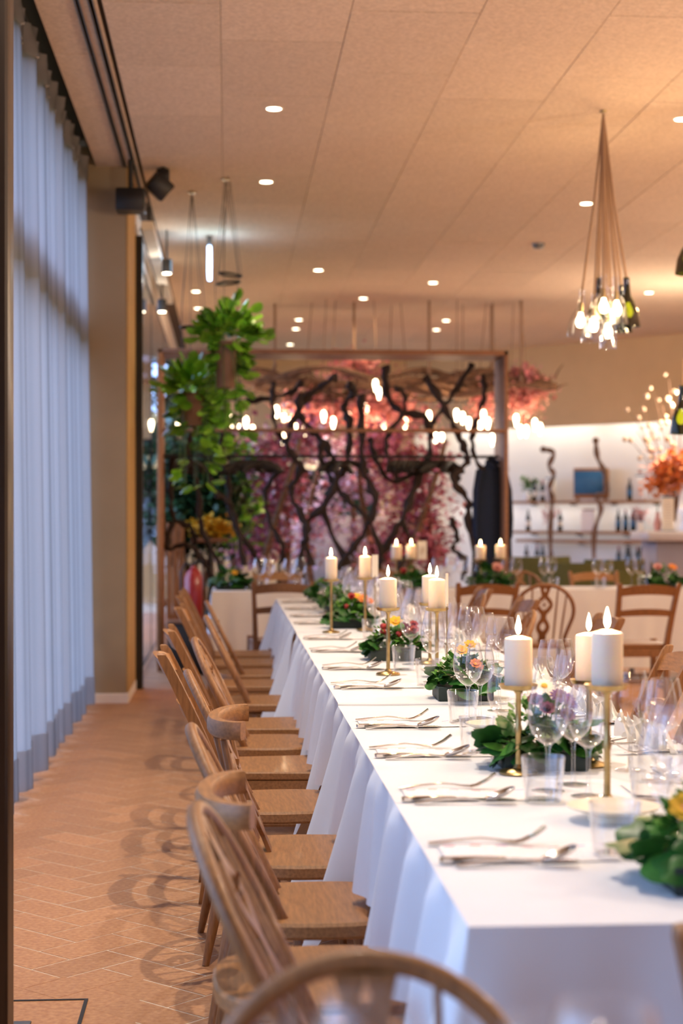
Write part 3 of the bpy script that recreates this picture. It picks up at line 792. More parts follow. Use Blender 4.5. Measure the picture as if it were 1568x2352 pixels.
def wineglass_parts(t, n=28):
    MB().lathe([(.0001, .0015), (.034, .001), (.035, .002), (.032, .003), (.010, .006), (.0001, .0062)], n).build('foot', M['glass'], t)
    MB().lathe([(.009, .005), (.0055, .012), (.0042, .04), (.004, .075), (.0052, .090), (.010, .100)], 14).build('stem', M['tumbler'], t)
    MB().lathe([(.0001, .096), (.010, .099), (.022, .107), (.034, .121), (.0405, .140), (.0425, .158), (.041, .180), (.036, .203), (.0325, .219), (.0318, .2195)], n).build('bowl', M['glass'], t)
def wglass(loc, label, group, s=1):
    rz = random.random()*6
    if 'wg' not in protos:
        t = thing('wine_glass', label, 'wine glass', loc, rz, group); wineglass_parts(t); protos['wg'] = t
    else: t = dup(protos['wg'], loc, rz, label, group)
    t.scale = (s, s, s); return t
def tumbler(loc, label, group):
    o = bpy.data.objects.new('tumbler', tum_m); C.objects.link(o); o.location = loc; return tag(o, label, 'tumbler', group)
def menu(loc, rz, label, group):
    if 'menu' not in protos:
        me = MB().grid(lambda u, v: (-.145+.29*u, -.075+.15*v, .0012+.0022*sin(u*7)*(.3+v)), 24, 6).mesh('menu_sheet', M['menu'])
        protos['menu'] = me
    o = bpy.data.objects.new('menu_card', protos['menu']); C.objects.link(o); o.location = loc; o.rotation_euler = (0, 0, rz)
    return tag(o, label, 'menu', group)
# folded napkin: fan of soft pleats forming a low dome
def napkin_mesh():
    mb = MB()
    for k in range(6):
        def f(u, v, k=k):
            a = pi*u; r = .105-.010*k
            x = -cos(a)*r; z = sin(a)**.8*(.055+.004*k)*(.25+.75*v)+.004*k
            y = (-.055+.020*k)+.02*v+.006*sin(a*3+k)
            return (x, y, z+.001)
        mb.grid(f, 18, 5)
    return mb.mesh('napkin_fold', M['napkin'])
nap = napkin_mesh()
platem = MB().lathe([(.0001, .004), (.075, .004), (.085, .008), (.128, .018), (.130, .020), (.127, .021), (.084, .012), (.074, .008), (.0001, .008)], 40).mesh('dinner_plate', M['napkin'])
for i, y in enumerate(SET):
    z = tz(y); z2 = tz(y+.16)
    e = XL+.008
    jr = lambda a: R(random.uniform(-a, a))
    cutlery('dinner_knife', knife_parts, (e+.005, y+.012, z+.001), jr(1.2), 'steel knife at the %s, window side' % setn(i), 'window-side knives')
    cutlery('dessert_spoon', spoon_parts, (e+.028, y-.020, z+.001), jr(2), 'steel spoon at the %s, window side' % setn(i), 'window-side spoons')
    cutlery('dinner_fork', fork_parts, (e+.005+(.01 if i % 2 else 0), y+.165, z2+.001), jr(2), 'steel fork at the %s, window side' % setn(i), 'window-side forks')
    menu((e+.165, y+.088, z+.0015), jr(1.5), 'printed menu sheet at the %s, window side' % setn(i), 'window-side menus')
    tx = [.652, .632, .60, .652, .668, .648, .655, .668, .67, .67, .67, .67][i]
    tumbler((tx, y+[.06, .0, .06, .10, .07, -.03, .05, .06, .06, .06, .06, .06][i], z+.001), 'clear tumbler at the %s, window side' % setn(i), 'window-side tumblers')
    gl = [(.70, .20), (.775, .10), (.80, .24)]
    if i == 1: gl = [(.665, .12), (.735, .20), (.735, .05)]
    if i == 3: gl = [(.675, .16), (.715, .20), (.80, .38)]
    if i == 2: gl = [(.655, -.02), (.80, .30), (.86, .22)]
    if i == 0: gl = [(.80, .22), (.75, .13), (.82, .34)]
    for j, (gx, dy) in enumerate(gl):
        wglass((gx, y+dy, tz(y+dy)+.001), '%s wine glass of the %s, window side' % (['left', 'middle', 'right'][j], setn(i)), 'window-side wine glasses', [1, .97, 1.03][j])
    # right side of the table
    yr = y+.05; zr = tz(yr)
    e2 = XR-.012
    cutlery('dinner_knife', knife_parts, (e2, yr+.15, tz(yr+.15)+.001), pi+jr(2), 'steel knife at the %s, right side' % setn(i), 'right-side knives')
    cutlery('dessert_spoon', spoon_parts, (e2-.02, yr+.178, tz(yr+.178)+.001), pi+jr(2), 'steel spoon at the %s, right side' % setn(i), 'right-side spoons')
    cutlery('dinner_fork', fork_parts, (e2, yr-.02, zr+.001), pi+jr(2), 'steel fork at the %s, right side' % setn(i), 'right-side forks')
    menu((e2-.15, yr+.07, zr+.0015), pi+jr(2), 'printed menu sheet at the %s, right side' % setn(i), 'right-side menus')
    tumbler((.845, yr-.07, zr+.001), 'clear tumbler at the %s, right side' % setn(i), 'right-side tumblers')
    for j, (gx, dy) in enumerate([(.93, .20), (.97, .29), (.905, .34)] if i != 3 else [(.93, .2), (.98, .32)]):
        wglass((gx, yr+dy, tz(yr+dy)+.001), '%s wine glass of the %s, right side' % (['right', 'far', 'left'][j], setn(i)), 'right-side wine glasses', [1, .97, 1.03][j])
    if i % 2 == 0 or i < 5:
        o = bpy.data.objects.new('folded_napkin', nap); C.objects.link(o); o.location = (1.03, yr+.07, zr+.005); o.rotation_euler = (0, 0, R(80)+jr(8)); tag(o, 'white pleated napkin at the %s, right side' % setn(i), 'napkin', 'right-side napkins')

# bread plates on low feet
for i, (x, y, r) in enumerate([(.725, 3.12, .088), (.69, 4.40, .062), (.74, 5.9, .06), (.74, 7.4, .06)]):
    t = thing('bread_plate', ['large cream bread plate between the nearest two tumblers', 'small cream bread plate behind the fourth tumbler', 'small cream bread plate left of the twin candles', 'small cream bread plate near the far candles'][i], 'plate', (x, y, tz(y)+.001))
    MB().lathe([(.0001, 0), (r*.55, 0), (r*.5, .012), (.0001, .012)], 28).build('foot', M['ceramic'], t)
    MB().lathe([(.0001, .012), (r*.6, .013), (r*.97, .024), (r, .028), (r*.96, .029), (r*.6, .019), (.0001, .018)], 36).build('dish', M['ceramic'], t)

# ---------------------------------------------------------------- candles and stands
def candle(x, y, ztop, cz, label, kind, rad=.030, h=.11, power=2.8, melt=0):
    z0 = kind
    st = thing('candle_stand', 'brass stand carrying the '+label, 'candle holder', (x, y, z0))
    H = ztop-h-z0
    MB().lathe([(.0001, 0), (.042, 0), (.044, .004), (.040, .008), (.014, .014), (.008, .022), (.0001, .022)], 24).build('foot', M['brass'], st)
    MB().lathe([(.007, .018), (.0065, H*.45), (.009, H*.5), (.0065, H*.55), (.006, H-.02), (.012, H-.012)], 14).build('rod', M['brass'], st)
    MB().lathe([(.0001, H-.014), (.012, H-.013), (rad+.008, H-.008), (rad+.013, H+.002), (rad+.011, H+.002), (rad+.005, H-.002), (.0001, H-.002)], 28).build('dish', M['brass'], st)
    c = thing('pillar_candle', label, 'candle', (x, y, ztop-h))
    MB().lathe([(.0001, 0), (rad*.97, 0), (rad, .002), (rad, h-.010), (rad*.94, h-.006), (rad*.35, h-.001+melt), (rad*.2, h-.002), (.0001, h-.003)], 28).build('wax_body', M['wax'], c)
    MB().tube([(0, 0, h-.004), (.001, 0, h+.006), (.002, 0, h+.011)], .0011, 6).build('wick', M['wick'], c)
    MB().lathe([(.0001, h+.003), (.0035, h+.006), (.0062, h+.014), (.0058, h+.022), (.0032, h+.034), (.0001, h+.045)], 12).build('flame', M['flame'], c)
    lamp('POINT', 'candle_light', (x, y, ztop+.022), power, (1, .62, .28), shadow_soft_size=.012)
def pz(px, py, d): return at(px, py, d)
for px, py, d, lab in ((1190, 1460, 3.73, 'tall lit pillar candle nearest the camera, left of the pair'), (1394, 1446, 3.32, 'lit pillar candle at the front of the right-hand pair'),
                       (1352, 1452, 3.85, 'lit pillar candle behind its twin in the right-hand pair'), (891, 1326, 6.0, 'lit pillar candle midway along the table, left of the overlapping two'),
                       (1003, 1328, 6.1, 'front lit candle of the overlapping two midway along the table'), (987, 1320, 6.45, 'rear lit candle of the overlapping two midway along the table'),
                       (760, 1279, 8.2, 'lit pillar candle far down the table, leftmost'), (838, 1276, 8.3, 'lit pillar candle far down the table beside the upright card')):
    p = at(px, py, d); candle(p.x, p.y, p.z, 0, lab, tz(p.y)+.001, rad=.031 if d < 8 else .029)
for px, py, d, lab in ((910, 1251, 13.5, 'lit candle on the cross table, left of the near pair'), (944, 1250, 13.6, 'lit candle on the cross table beside the cream card'),
                       (1103, 1252, 13.75, 'lit candle on the cross table left of the navy coat'), (1149, 1250, 13.75, 'lit candle on the cross table in front of the navy coat')):
    p = at(px, py, d); candle(p.x, p.y, p.z, 0, lab, .752, rad=.042, h=.118)
# upright cards
for px, py, d, w_, h_, rz, lab in ((1026, 1355, 6.05, .028, .12, 1.15, 'slanted white table card right of the overlapping candles'), (861, 1300, 8.25, .035, .11, .5, 'upright white card beside the far candle'),
                              (969, 1264, 13.6, .075, .15, .1, 'cream table card on the cross table beside two candles')):
    p = at(px, py, d); zb = .752 if d > 12 else tz(p.y)+.001
    t = thing('table_card', lab, 'card', (p.x, p.y, zb), rz)
    MB().box((0, 0, p.z-zb), (w_, .002, h_)).build('card', M['paper'], t, smooth=False)
    MB().tube([(0, 0, .004), (0, 0, p.z-zb-h_/2+.01)], .0025, 6).build('rod', M['brass'], t)
    MB().lathe([(.0001, 0), (.022, 0), (.022, .004), (.0001, .006)], 16).build('foot', M['brass'], t)
    if d > 12:
        ring = [(.0+.013*cos(a), -.0025, p.z-zb-.012+.016*sin(a)) for a in [2*pi*k/10 for k in range(11)]]
        MB().tube(ring+[(.004, -.0025, p.z-zb+.03)], .002, 5).build('numeral', M['brass'], t)

# ---------------------------------------------------------------- flower arrangements
def leaf_mb(L=.06, W=.05, lob=True, curl=.18, n=10):
    mb = MB(); out = []
    N = 18
    for k in range(N):
        a = 2*pi*k/N; r = 1
        if lob: r = .66+.36*abs(cos(2.5*a))**.8
        x = L*.5+L*.54*r*cos(a); y = W*.60*r*sin(a)
        out.append((x, y, -curl*(abs(y)/W)*L-.25*curl*x*x/L))
    vs = [(L*.5, 0, .004)]+[(0, 0, 0)]+out
    fs = [(0, 2+k, 2+(k+1) % N) for k in range(N)]
    mb.add(vs, fs); mb.v.pop(1) if False else None
    return mb
ivy = [leaf_mb(.065, .07), leaf_mb(.052, .055, curl=.3)]
ivy_me = [g.mesh('ivy_leaf', M['leaf'], True, False) for g in ivy]+[leaf_mb(.045, .04, False).mesh('round_leaf', M['leaf2'], True, False)]
poth = leaf_mb(.085, .065, False, .3); poth_me = poth.mesh('pothos_leaf', M['pothos'], True, False)
def rand_dir(up=.2):
    a = random.random()*2*pi; z = random.uniform(up-.6, 1); r = sqrt(max(0, 1-min(1, z*z))); return Vector((r*cos(a), r*sin(a), z))
def orient(d, roll=None):
    q_ = d.to_track_quat('X', 'Z'); return q_ @ Euler((random.uniform(-.7, .7) if roll is None else roll, 0, 0)).to_quaternion()
def flower_mb(n, L, W, cup=.3, rows=1):
    mb = MB()
    for r_ in range(rows):
        for k in range(n):
            a = 2*pi*(k+.5*r_)/n; l = L*(1-.25*r_); m_ = Matrix.Rotation(a, 4, 'Z') @ Matrix.Rotation(-cup*(1+r_), 4, 'Y')
            vs = [m_ @ Vector(p) for p in ((0, 0, .001*r_), (l*.5, W/2, .002), (l*.85, W*.35, .001), (l, 0, 0), (l*.85, -W*.35, .001), (l*.5, -W/2, .002))]
            mb.add(vs, [(0, 1, 2, 3, 4, 5)])
    return mb
def flower(kind, par, loc, d, s=1):
    e = bpy.data.objects.new('flower', FL[kind][0]); C.objects.link(e); e.parent = par; e.location = loc
    e.rotation_mode = 'QUATERNION'; e.rotation_quaternion = d.to_track_quat('Z', 'Y'); e.scale = (s, s, s)
    c = bpy.data.objects.new('flower_centre', FL[kind][1]); C.objects.link(c); c.parent = e
    return e
ctr = MB().ball((0, 0, .003), .0075, 8, 5, .6)
FL = {'daisy': (flower_mb(14, .024, .007, .05).mesh('petals', M['whitep'], False), ctr.mesh('centre', M['yellow'])),
      'yellow': (flower_mb(7, .024, .017, .35, 2).mesh('petals', M['yellow'], False), ctr.mesh('centre', M['orange'])),
      'orange': (flower_mb(8, .022, .015, .4, 2).mesh('petals', M['orange'], False), ctr.mesh('centre', M['yellow'])),
      'purple': (flower_mb(12, .020, .007, .2, 2).mesh('petals', M['purple'], False), ctr.mesh('centre', M['wine'])),
      'wine': (flower_mb(9, .024, .016, .6, 3).mesh('petals', M['wine'], False), ctr.mesh('centre', M['wine'])),
      'red': (flower_mb(8, .022, .017, .8, 3).mesh('petals', M['red'], False), ctr.mesh('centre', M['red'])),
      'pink': (flower_mb(9, .028, .020, .8, 3).mesh('petals', M['pinkp'], False), ctr.mesh('centre', M['pinkp']))}
berry = MB().ball((0, 0, 0), .013, 10, 6).mesh('berry', M['red'])
berryg = MB().ball((0, 0, 0), .017, 10, 6).mesh('green_apple', M['leaf2'])
def arrangement(x, y, z, label, flowers, leaves=36, w_=.16, hgt=.13, deep=.15, singles=True, berries=0, s=1):
    t = thing('flower_arrangement', label, 'flowers', (x, y, z))
    MB().prism([(-w_/2, -deep/2), (w_/2, -deep/2), (w_/2, deep/2), (-w_/2, deep/2)], 0, .042, bev=.005).build('trough', M['trough'], t)
    allm = MB()
    for k in range(leaves):
        d = rand_dir(.25); d.normalize()
        p = Vector((d.x*w_*.48, d.y*deep*.55, .052+max(-.02, d.z)*hgt*.5*random.uniform(.4, 1)))
        dd_ = Vector((d.x, d.y, random.uniform(-.7, .35))).normalized()
        if p.z+dd_.z*.06 < .012: dd_.z = max(dd_.z, -.25)
        q_ = orient(dd_); kk = random.choice((0, 0, 1, 1, 2)); sc = random.uniform(.75, 1.15)*s
        if singles: 
            o = link('leaf', ivy_me[kk], t, p, (0, 0, 0), sc); o.rotation_mode = 'QUATERNION'; o.rotation_quaternion = q_
        else: allm.inst(ivy[kk % 2], Matrix.Translation(p) @ q_.to_matrix().to_4x4() @ Matrix.Scale(sc, 4))
    fill = MB()
    for k in range(170):   # dense small sprigs
        d = rand_dir(.4).normalized(); p = Vector((d.x*w_*.47, d.y*deep*.47, .065+max(0, d.z)*hgt*.62*random.uniform(.5, 1.05)))
        fill.inst(ivy[1], Matrix.Translation(p) @ orient(d).to_matrix().to_4x4() @ Matrix.Scale(random.uniform(.22, .45), 4))
    fill.build('sprigs', M['leaf2'], t, auto=False, stuff=True)
    if not singles: allm.build('ivy_leaves', M['leaf'], t, auto=False, stuff=True)
    for kind, fx, fy, fz, fs in flowers:
        d = Vector((fx*2, fy*2-.5, .7)).normalized()
        flower(kind, t, (fx, fy, fz), d, fs)
        MB().tube([(fx*.7, fy*.7, .05), (fx, fy, fz-.002)], .0016, 5).build('stem', M['stem'], t)
    for k in range(berries):
        a = random.random()*6.28; link('berry', berry if k % 4 else berryg, t, (.05*cos(a), -.03+.04*sin(a), .10+random.random()*.035))
    return t
zz = .751
arrangement(.80, 2.58, zz, 'ivy arrangement with yellow flower at the right frame edge, nearest', [('yellow', -.105, -.07, .125, 1.2), ('yellow', .02, -.02, .15, 1.3), ('daisy', -.02, .03, .15, 1)], 54, .26, .16, .2, s=1.2)
arrangement(.715, 3.80, zz, 'ivy arrangement with daisy and purple flowers below the nearest candle', [('daisy', .005, -.02, .185, 1.05), ('daisy', .035, .03, .16, .8), ('purple', .03, -.06, .165, 1.2), ('purple', .055, -.03, .155, 1.1), ('wine', .0, -.075, .135, 1), ('wine', .045, -.075, .12, 1), ('wine', -.02, -.04, .15, 1), ('purple', .07, .0, .14, 1)], 56, .19, .15, .16, s=1.15)
arrangement(.73, 5.18, .759, 'ivy arrangement with small yellow and coral flowers in front of stemmed glasses', [('yellow', -.01, -.05, .15, 1), ('yellow', .02, -.02, .165, .9), ('orange', .03, -.07, .11, 1), ('orange', .04, -.055, .10, .9)], 48, .17, .13, .16, s=1.05)
arrangement(.66, 6.62, .759, 'arrangement of ivy, yellow flowers and red berries', [('yellow', .0, -.05, .15, 1.3), ('wine', .03, -.06, .12, 1.4), ('red', .07, -.05, .11, 1.4), ('red', .075, .0, .13, 1.2)], 44, .20, .14, .16, berries=9)
arrangement(.625, 8.50, .764, 'green arrangement with orange and red flowers and a small apple', [('orange', .06, -.05, .14, 1.6), ('red', .0, -.05, .15, 1.4), ('orange', .09, -.02, .13, 1.3), ('yellow', .03, 0, .15, 1.3)], 44, .20, .14, .16, berries=5, s=1.1)
arrangement(.66, 9.9, .764, 'plain green arrangement behind the far left candle', [], 40, .18, .16, .15, singles=False, s=1.2)
arrangement(.64, 11.2, .764, 'last small green arrangement at the far end of the long table', [], 34, .16, .14, .14, singles=False, s=1.2)
for px, d, lab, fl_ in ((530, 13.4, 'bushy green arrangement on the left cross table', [('yellow', .03, -.08, .13, 1.2)]), (630+315, 13.5, 'green arrangement with red flower beneath paired candles', [('red', -.07, -.07, .13, 2)]),
                        (1128, 13.7, 'green arrangement with pale pink rose on the cross table', [('pink', .03, -.08, .14, 2.6)]), (1523, 13.7, 'green arrangement with pink and orange flowers near the right edge', [('pink', -.06, -.05, .15, 2), ('orange', .06, -.05, .16, 2)])):
    p = at(px, 1345, d); arrangement(p.x, p.y, .752, lab, fl_, 44, .24, .19, .2, singles=False, s=1.5)
# cross table glassware
gx = [(595, 13.3), (618, 13.5), (664, 13.3), (690, 13.5), (1003, 13.7), (1034, 13.8), (1059, 13.8), (1083, 13.7), (1165, 13.8), (1186, 13.7), (1250, 13.6), (1266, 13.8), (1372, 13.6), (1394, 13.8), (1450, 13.7), (1467, 13.85)]
for i, (px, d) in enumerate(gx):
    p = at(px, 1340, d); wglass((p.x, p.y, .752), 'wine glass on the cross tables, %s from the left' % (['first']+ORD[1:])[i], 'cross table wine glasses', 1.12)
for i, (px, d) in enumerate([(603, 13.2), (686, 13.2), (1084, 13.6), (1271, 13.5), (1378, 13.5), (1476, 13.6)]):
    p = at(px, 1340, d); o = tumbler((p.x, p.y, .752), 'tumbler on the cross tables, %s from the left' % (['first']+ORD[1:])[i], 'cross table tumblers')
# foreground glasses on the table below the frame
for i, (px, py, d) in enumerate([(700, 2240, 1.14), (850, 2225, 1.22), (1270, 2255, 1.16), (1390, 2240, 1.2)]):
    p = at(px, py, d); wglass((p.x, p.y, .741), 'blurred wine glass at the bottom edge, %s from the left' % ['first', 'second', 'third', 'fourth'][i], 'foreground wine glasses', 1.05)

# ================================================================ COAT RACK WITH VINES
RY0, RY1 = 14.48, 15.03            # front and back of the rack
a0 = at(363, 800, 14.5); a1 = at(1172, 800, 14.5); RX0, RX1 = a0.x, a1.x
RZ = 2.78
RC = ((RX0+RX1)/2, (RY0+RY1)/2)
rk = thing('coat_rack', 'tall wooden frame coat rack filled with twisted vines and a black rail', 'coat rack', (RC[0], RC[1], 0))
hw = (RX1-RX0)/2; dp = RY1-RY0
def rl(p): return Vector((p[0]-RC[0], p[1]-RC[1], p[2]))
MB().box((-hw+.0175, 0, RZ/2), (.045, dp, RZ), bev=.003).build('side_board', M['slat'], rk)
MB().box((hw-.0175, 0, RZ/2), (.035, dp, RZ), bev=.003).build('side_board', M['rack'], rk)
MB().box((0, 0, RZ-.02), (hw*2, dp, .04), bev=.003).build('top_board', M['rack'], rk)
MB().box((0, -.22, 2.08), (hw*2-.06, .10, .028), bev=.003).build('shelf_board', M['rack'], rk)
MB().box((0, 0, .04), (hw*2-.06, dp, .04), bev=.003).build('base_board', M['rack'], rk)
MB().tube([(-hw+.04, 0, 1.863), (hw-.04, 0, 1.863)], .014, 10).build('clothes_rail', M['black'], rk)
MB().tube([(-hw+.04, .1, 2.36), (hw-.04, .1, 2.36)], .005, 6).build('wire', M['black'], rk)
VINES = [[(560, 1300), (542, 1197), (523, 1153), (491, 1127), (480, 1080), (472, 1040), (468, 990)],
         [(700, 1520), (690, 1290), (705, 1230), (700, 1200), (668, 1130), (690, 1075), (660, 1020), (690, 930), (735, 890), (768, 866)],
         [(600, 1300), (560, 1235), (530, 1190), (525, 1120), (520, 1060), (533, 1000)],
         [(628, 880), (626, 930), (634, 985), (655, 1015)], [(688, 905), (688, 950), (712, 985), (752, 1030), (772, 1095), (745, 1160), (700, 1210), (715, 1300)],
         [(798, 880), (812, 900), (790, 935), (802, 975), (797, 1060), (770, 1110), (745, 1180), (800, 1300)],
         [(828, 905), (830, 985), (835, 1080), (862, 1150), (832, 1230), (780, 1310), (790, 1450)],
         [(885, 842), (888, 905), (920, 945), (978, 962), (986, 1040), (958, 1105), (930, 1180), (895, 1240), (870, 1300), (870, 1450)],
         [(1083, 838), (1040, 905), (1005, 955), (978, 990)], [(978, 868), (1012, 920), (1040, 975), (1064, 1025), (1072, 1062), (1040, 1100), (1075, 1150), (1075, 1190), (1100, 1300)],
         [(1108, 862), (1112, 905), (1094, 965), (1084, 1000), (1090, 1050), (1118, 1095)],
         [(905, 890), (928, 905), (925, 950), (890, 1000), (890, 1050), (915, 1100)],
         [(1035, 1190), (1050, 1235), (1040, 1260), (1070, 1290), (1060, 1330)],
         [(395, 1045), (392, 1130), (400, 1190), (440, 1215), (452, 1270), (490, 1330), (520, 1420), (540, 1500)],
         [(445, 980), (432, 1040), (455, 1120), (462, 1210), (500, 1290), (520, 1360)],
         [(510, 985), (512, 1060), (545, 1090)], [(600, 915), (560, 925), (660, 905), (690, 880)], [(742, 1010), (735, 1050), (760, 1100), (800, 1150), (850, 1200), (880, 1290)],
         [(945, 1130), (925, 1200), (950, 1260), (915, 1310), (940, 1450)], [(640, 1080), (610, 1130), (620, 1200), (650, 1260), (640, 1320), (650, 1480)],
         [(395, 1200), (385, 1260), (430, 1250), (470, 1290)], [(850, 1010), (865, 1060), (900, 1105), (960, 1085), (1010, 1070), (1055, 1100)]]
random.seed(11)
for k, pl in enumerate(VINES):
    d = 14.72+.22*((k*37 % 11)/10)
    pts = [rl(at(x, y, d+.06*sin(i*1.7+k))) for i, (x, y) in enumerate(pl)]
    # smooth with Catmull-Rom and let it wriggle
    out = []
    P_ = [pts[0]]+pts+[pts[-1]]
    for i in range(1, len(P_)-2):
        for j in range(6):
            t = j/6; p0, p1, p2, p3 = P_[i-1:i+3]
            out.append(.5*((2*p1)+(-p0+p2)*t+(2*p0-5*p1+4*p2-p3)*t*t+(-p0+3*p1-3*p2+p3)*t*t*t))
    out.append(pts[-1])
    base = (.030 if k in (1, 4, 5, 6, 7, 9) else .022)
    rad = [max(.012, base*(1+.28*sin(i*1.3+k)+.2*sin(i*.47))) for i in range(len(out))]
    rad[0] *= 1.3; rad[-1] *= 1.2
    out = [p+Vector((.008*sin(i*1.9), .01*cos(i*1.3), .006*sin(i*2.3))) for i, p in enumerate(out)]
    MB().tube(out, rad, 8).build('vine', M['vine'], rk)
# hangers on the rail
def hanger_obj():
    t = thing('coat_hanger', 'black coat hanger', 'hanger')
    MB().tube([(0, 0, -.045)]+[(.016*sin(a), 0, .0-.016*cos(a)) for a in [pi*(.1+1.35*k/8) for k in range(9)]], .003, 6).build('hook', M['black'], t)
    mb = MB()
    mb.tube([(-.21, 0, -.135), (-.16, 0, -.10), (-.06, 0, -.058), (0, 0, -.045), (.06, 0, -.058), (.16, 0, -.10), (.21, 0, -.135)], [.022, .030, .028, .020, .028, .030, .022], 8)
    mb.tube([(-.2, 0, -.135), (.2, 0, -.135)], .006, 6); mb.build('shoulder', M['black'], t); return t
hp = hanger_obj(); first = True
nh = 0
HX = [(410, .1), (418, .2), (426, .1), (434, .15), (442, .5), (505, .1), (512, .15), (518, .1), (560, .9), (575, 1.2), (590, 1.35), (603, 1.0), (770, .8), (785, .5), (800, 1.1), (905, .35), (913, .2), (921, .5), (929, .3), (937, .2),
      (945, .4), (953, .3), (961, .5), (985, 1.2), (1005, .9), (1022, 1.1), (1038, .5)]
for i, (px, a) in enumerate(HX):
    p = at(px, 1048, 14.77)
    lab = 'black coat hanger on the rack rail, %s from the left' % ['first', 'second', 'third', 'fourth', 'fifth', 'sixth', 'seventh', 'eighth', 'ninth', 'tenth', 'eleventh', 'twelfth', 'thirteenth', 'fourteenth', 'fifteenth', 'sixteenth', 'seventeenth', 'eighteenth', 'nineteenth', 'twentieth', 'twenty-first', 'twenty-second', 'twenty-third', 'twenty-fourth', 'twenty-fifth', 'twenty-sixth', 'twenty-seventh'][i]
    loc = (p.x, RC[1], 1.863); rz = pi/2-a+(.0)
    if first: hp.location = loc; hp.rotation_euler = (0, 0, rz); hp['label'] = lab; hp['group'] = 'black coat hangers'; first = False
    else: dup(hp, loc, rz, lab, 'black coat hangers')
# navy coat
p = at(1133, 1048, 14.75)
t = thing('navy_coat', 'long dark navy coat hanging from the right end of the rail', 'coat', (p.x, RC[1]-.02, 1.863), .25)
mb = MB()
def coatf(u, v):
    a = 2*pi*u; z = -.03-1.05*v
    ww = .03+.125*min(1, v*4)**.7+.035*v; dp_ = .03+.05*min(1, v*3)
    f_ = 1+.10*v*sin(a*7+v*2)+.05*sin(a*3+4*v)
    return (ww*cos(a)*f_, dp_*sin(a)*f_, z)
mb.grid(coatf, 48, 20).build('body', M['coat'], t, auto=False)
for s_ in (-1, 1):
    MB().tube([(s_*.11, 0, -.12), (s_*.15, -.02, -.3), (s_*.165, -.03, -.55), (s_*.16, -.03, -.72)], [.05, .048, .04, .036], 12, flat=.7).build('sleeve', M['coat'], t)
MB().tube([(-.06, -.03, -.05), (0, -.06, -.09), (.06, -.03, -.05), (0, .04, -.01), (-.06, -.03, -.05)], .018, 8).build('collar', M['coat'], t)
MB().tube([(0, 0, -.03), (0, 0, -.01), (.012, 0, .012), (0, 0, .018), (-.012, 0, .008)], .003, 6).build('hook', M['black'], t)
# black box with fire extinguisher
p = at(412, 1550, 14.1)
t = thing('black_cabinet', 'low black cabinet standing at the left foot of the vine rack', 'cabinet', (RX0+.30, 14.28, 0))
MB().box((0, 0, .22), (.40, .30, .43), bev=.006).build('body', M['black'], t); MB().box((0, 0, .445), (.42, .32, .02), bev=.003).build('top_board', M['rack'], t)
MB().box((.0, -.153, .22), (.36, .008, .38), bev=.002).build('door', M['black'], t)
t = thing('fire_extinguisher', 'red fire extinguisher on the black cabinet beside the rack', 'extinguisher', (RX0+.31, 14.27, .457))
MB().lathe([(.0001, 0), (.075, 0), (.08, .01), (.08, .36), (.06, .41), (.025, .44), (.022, .46), (.0001, .46)], 20).build('cylinder', M['redmetal'], t)
mb = MB(); mb.box((.0, 0, .475), (.03, .04, .03)); mb.box((.035, 0, .50), (.11, .02, .012)); mb.box((.03, 0, .48), (.09, .018, .008)); mb.build('valve_handle', M['black'], t)
MB().tube([(-.01, 0, .47), (-.07, 0, .48), (-.105, 0, .40), (-.10, 0, .2), (-.09, 0, .1)], .010, 8).build('hose', M['black'], t)
t = thing('wood_panel', 'orange vertical wood panel leaning inside the left side of the rack', 'panel', (RX0+.125, 15.12, 0))
for k in range(3): MB().box((-.05+k*.055, .04, .64), (.05, .03, 1.28), bev=.002).build('plank', M['slat'], t)
MB().box((0, .07, 1.0), (.17, .02, .05)).build('batten', M['rack'], t)
t = thing('wood_panel', 'long orange vertical plank panel behind the glass wall mullions', 'panel', (-.62, 16.2, 0))
for k in range(6): MB().box((0, -1.0+k*.22, .64), (.03, .2, 1.28), bev=.002).build('plank', M['slat'], t)
MB().box((.02, -.45, .5), (.02, 1.3, .06)).build('batten', M['rack'], t)

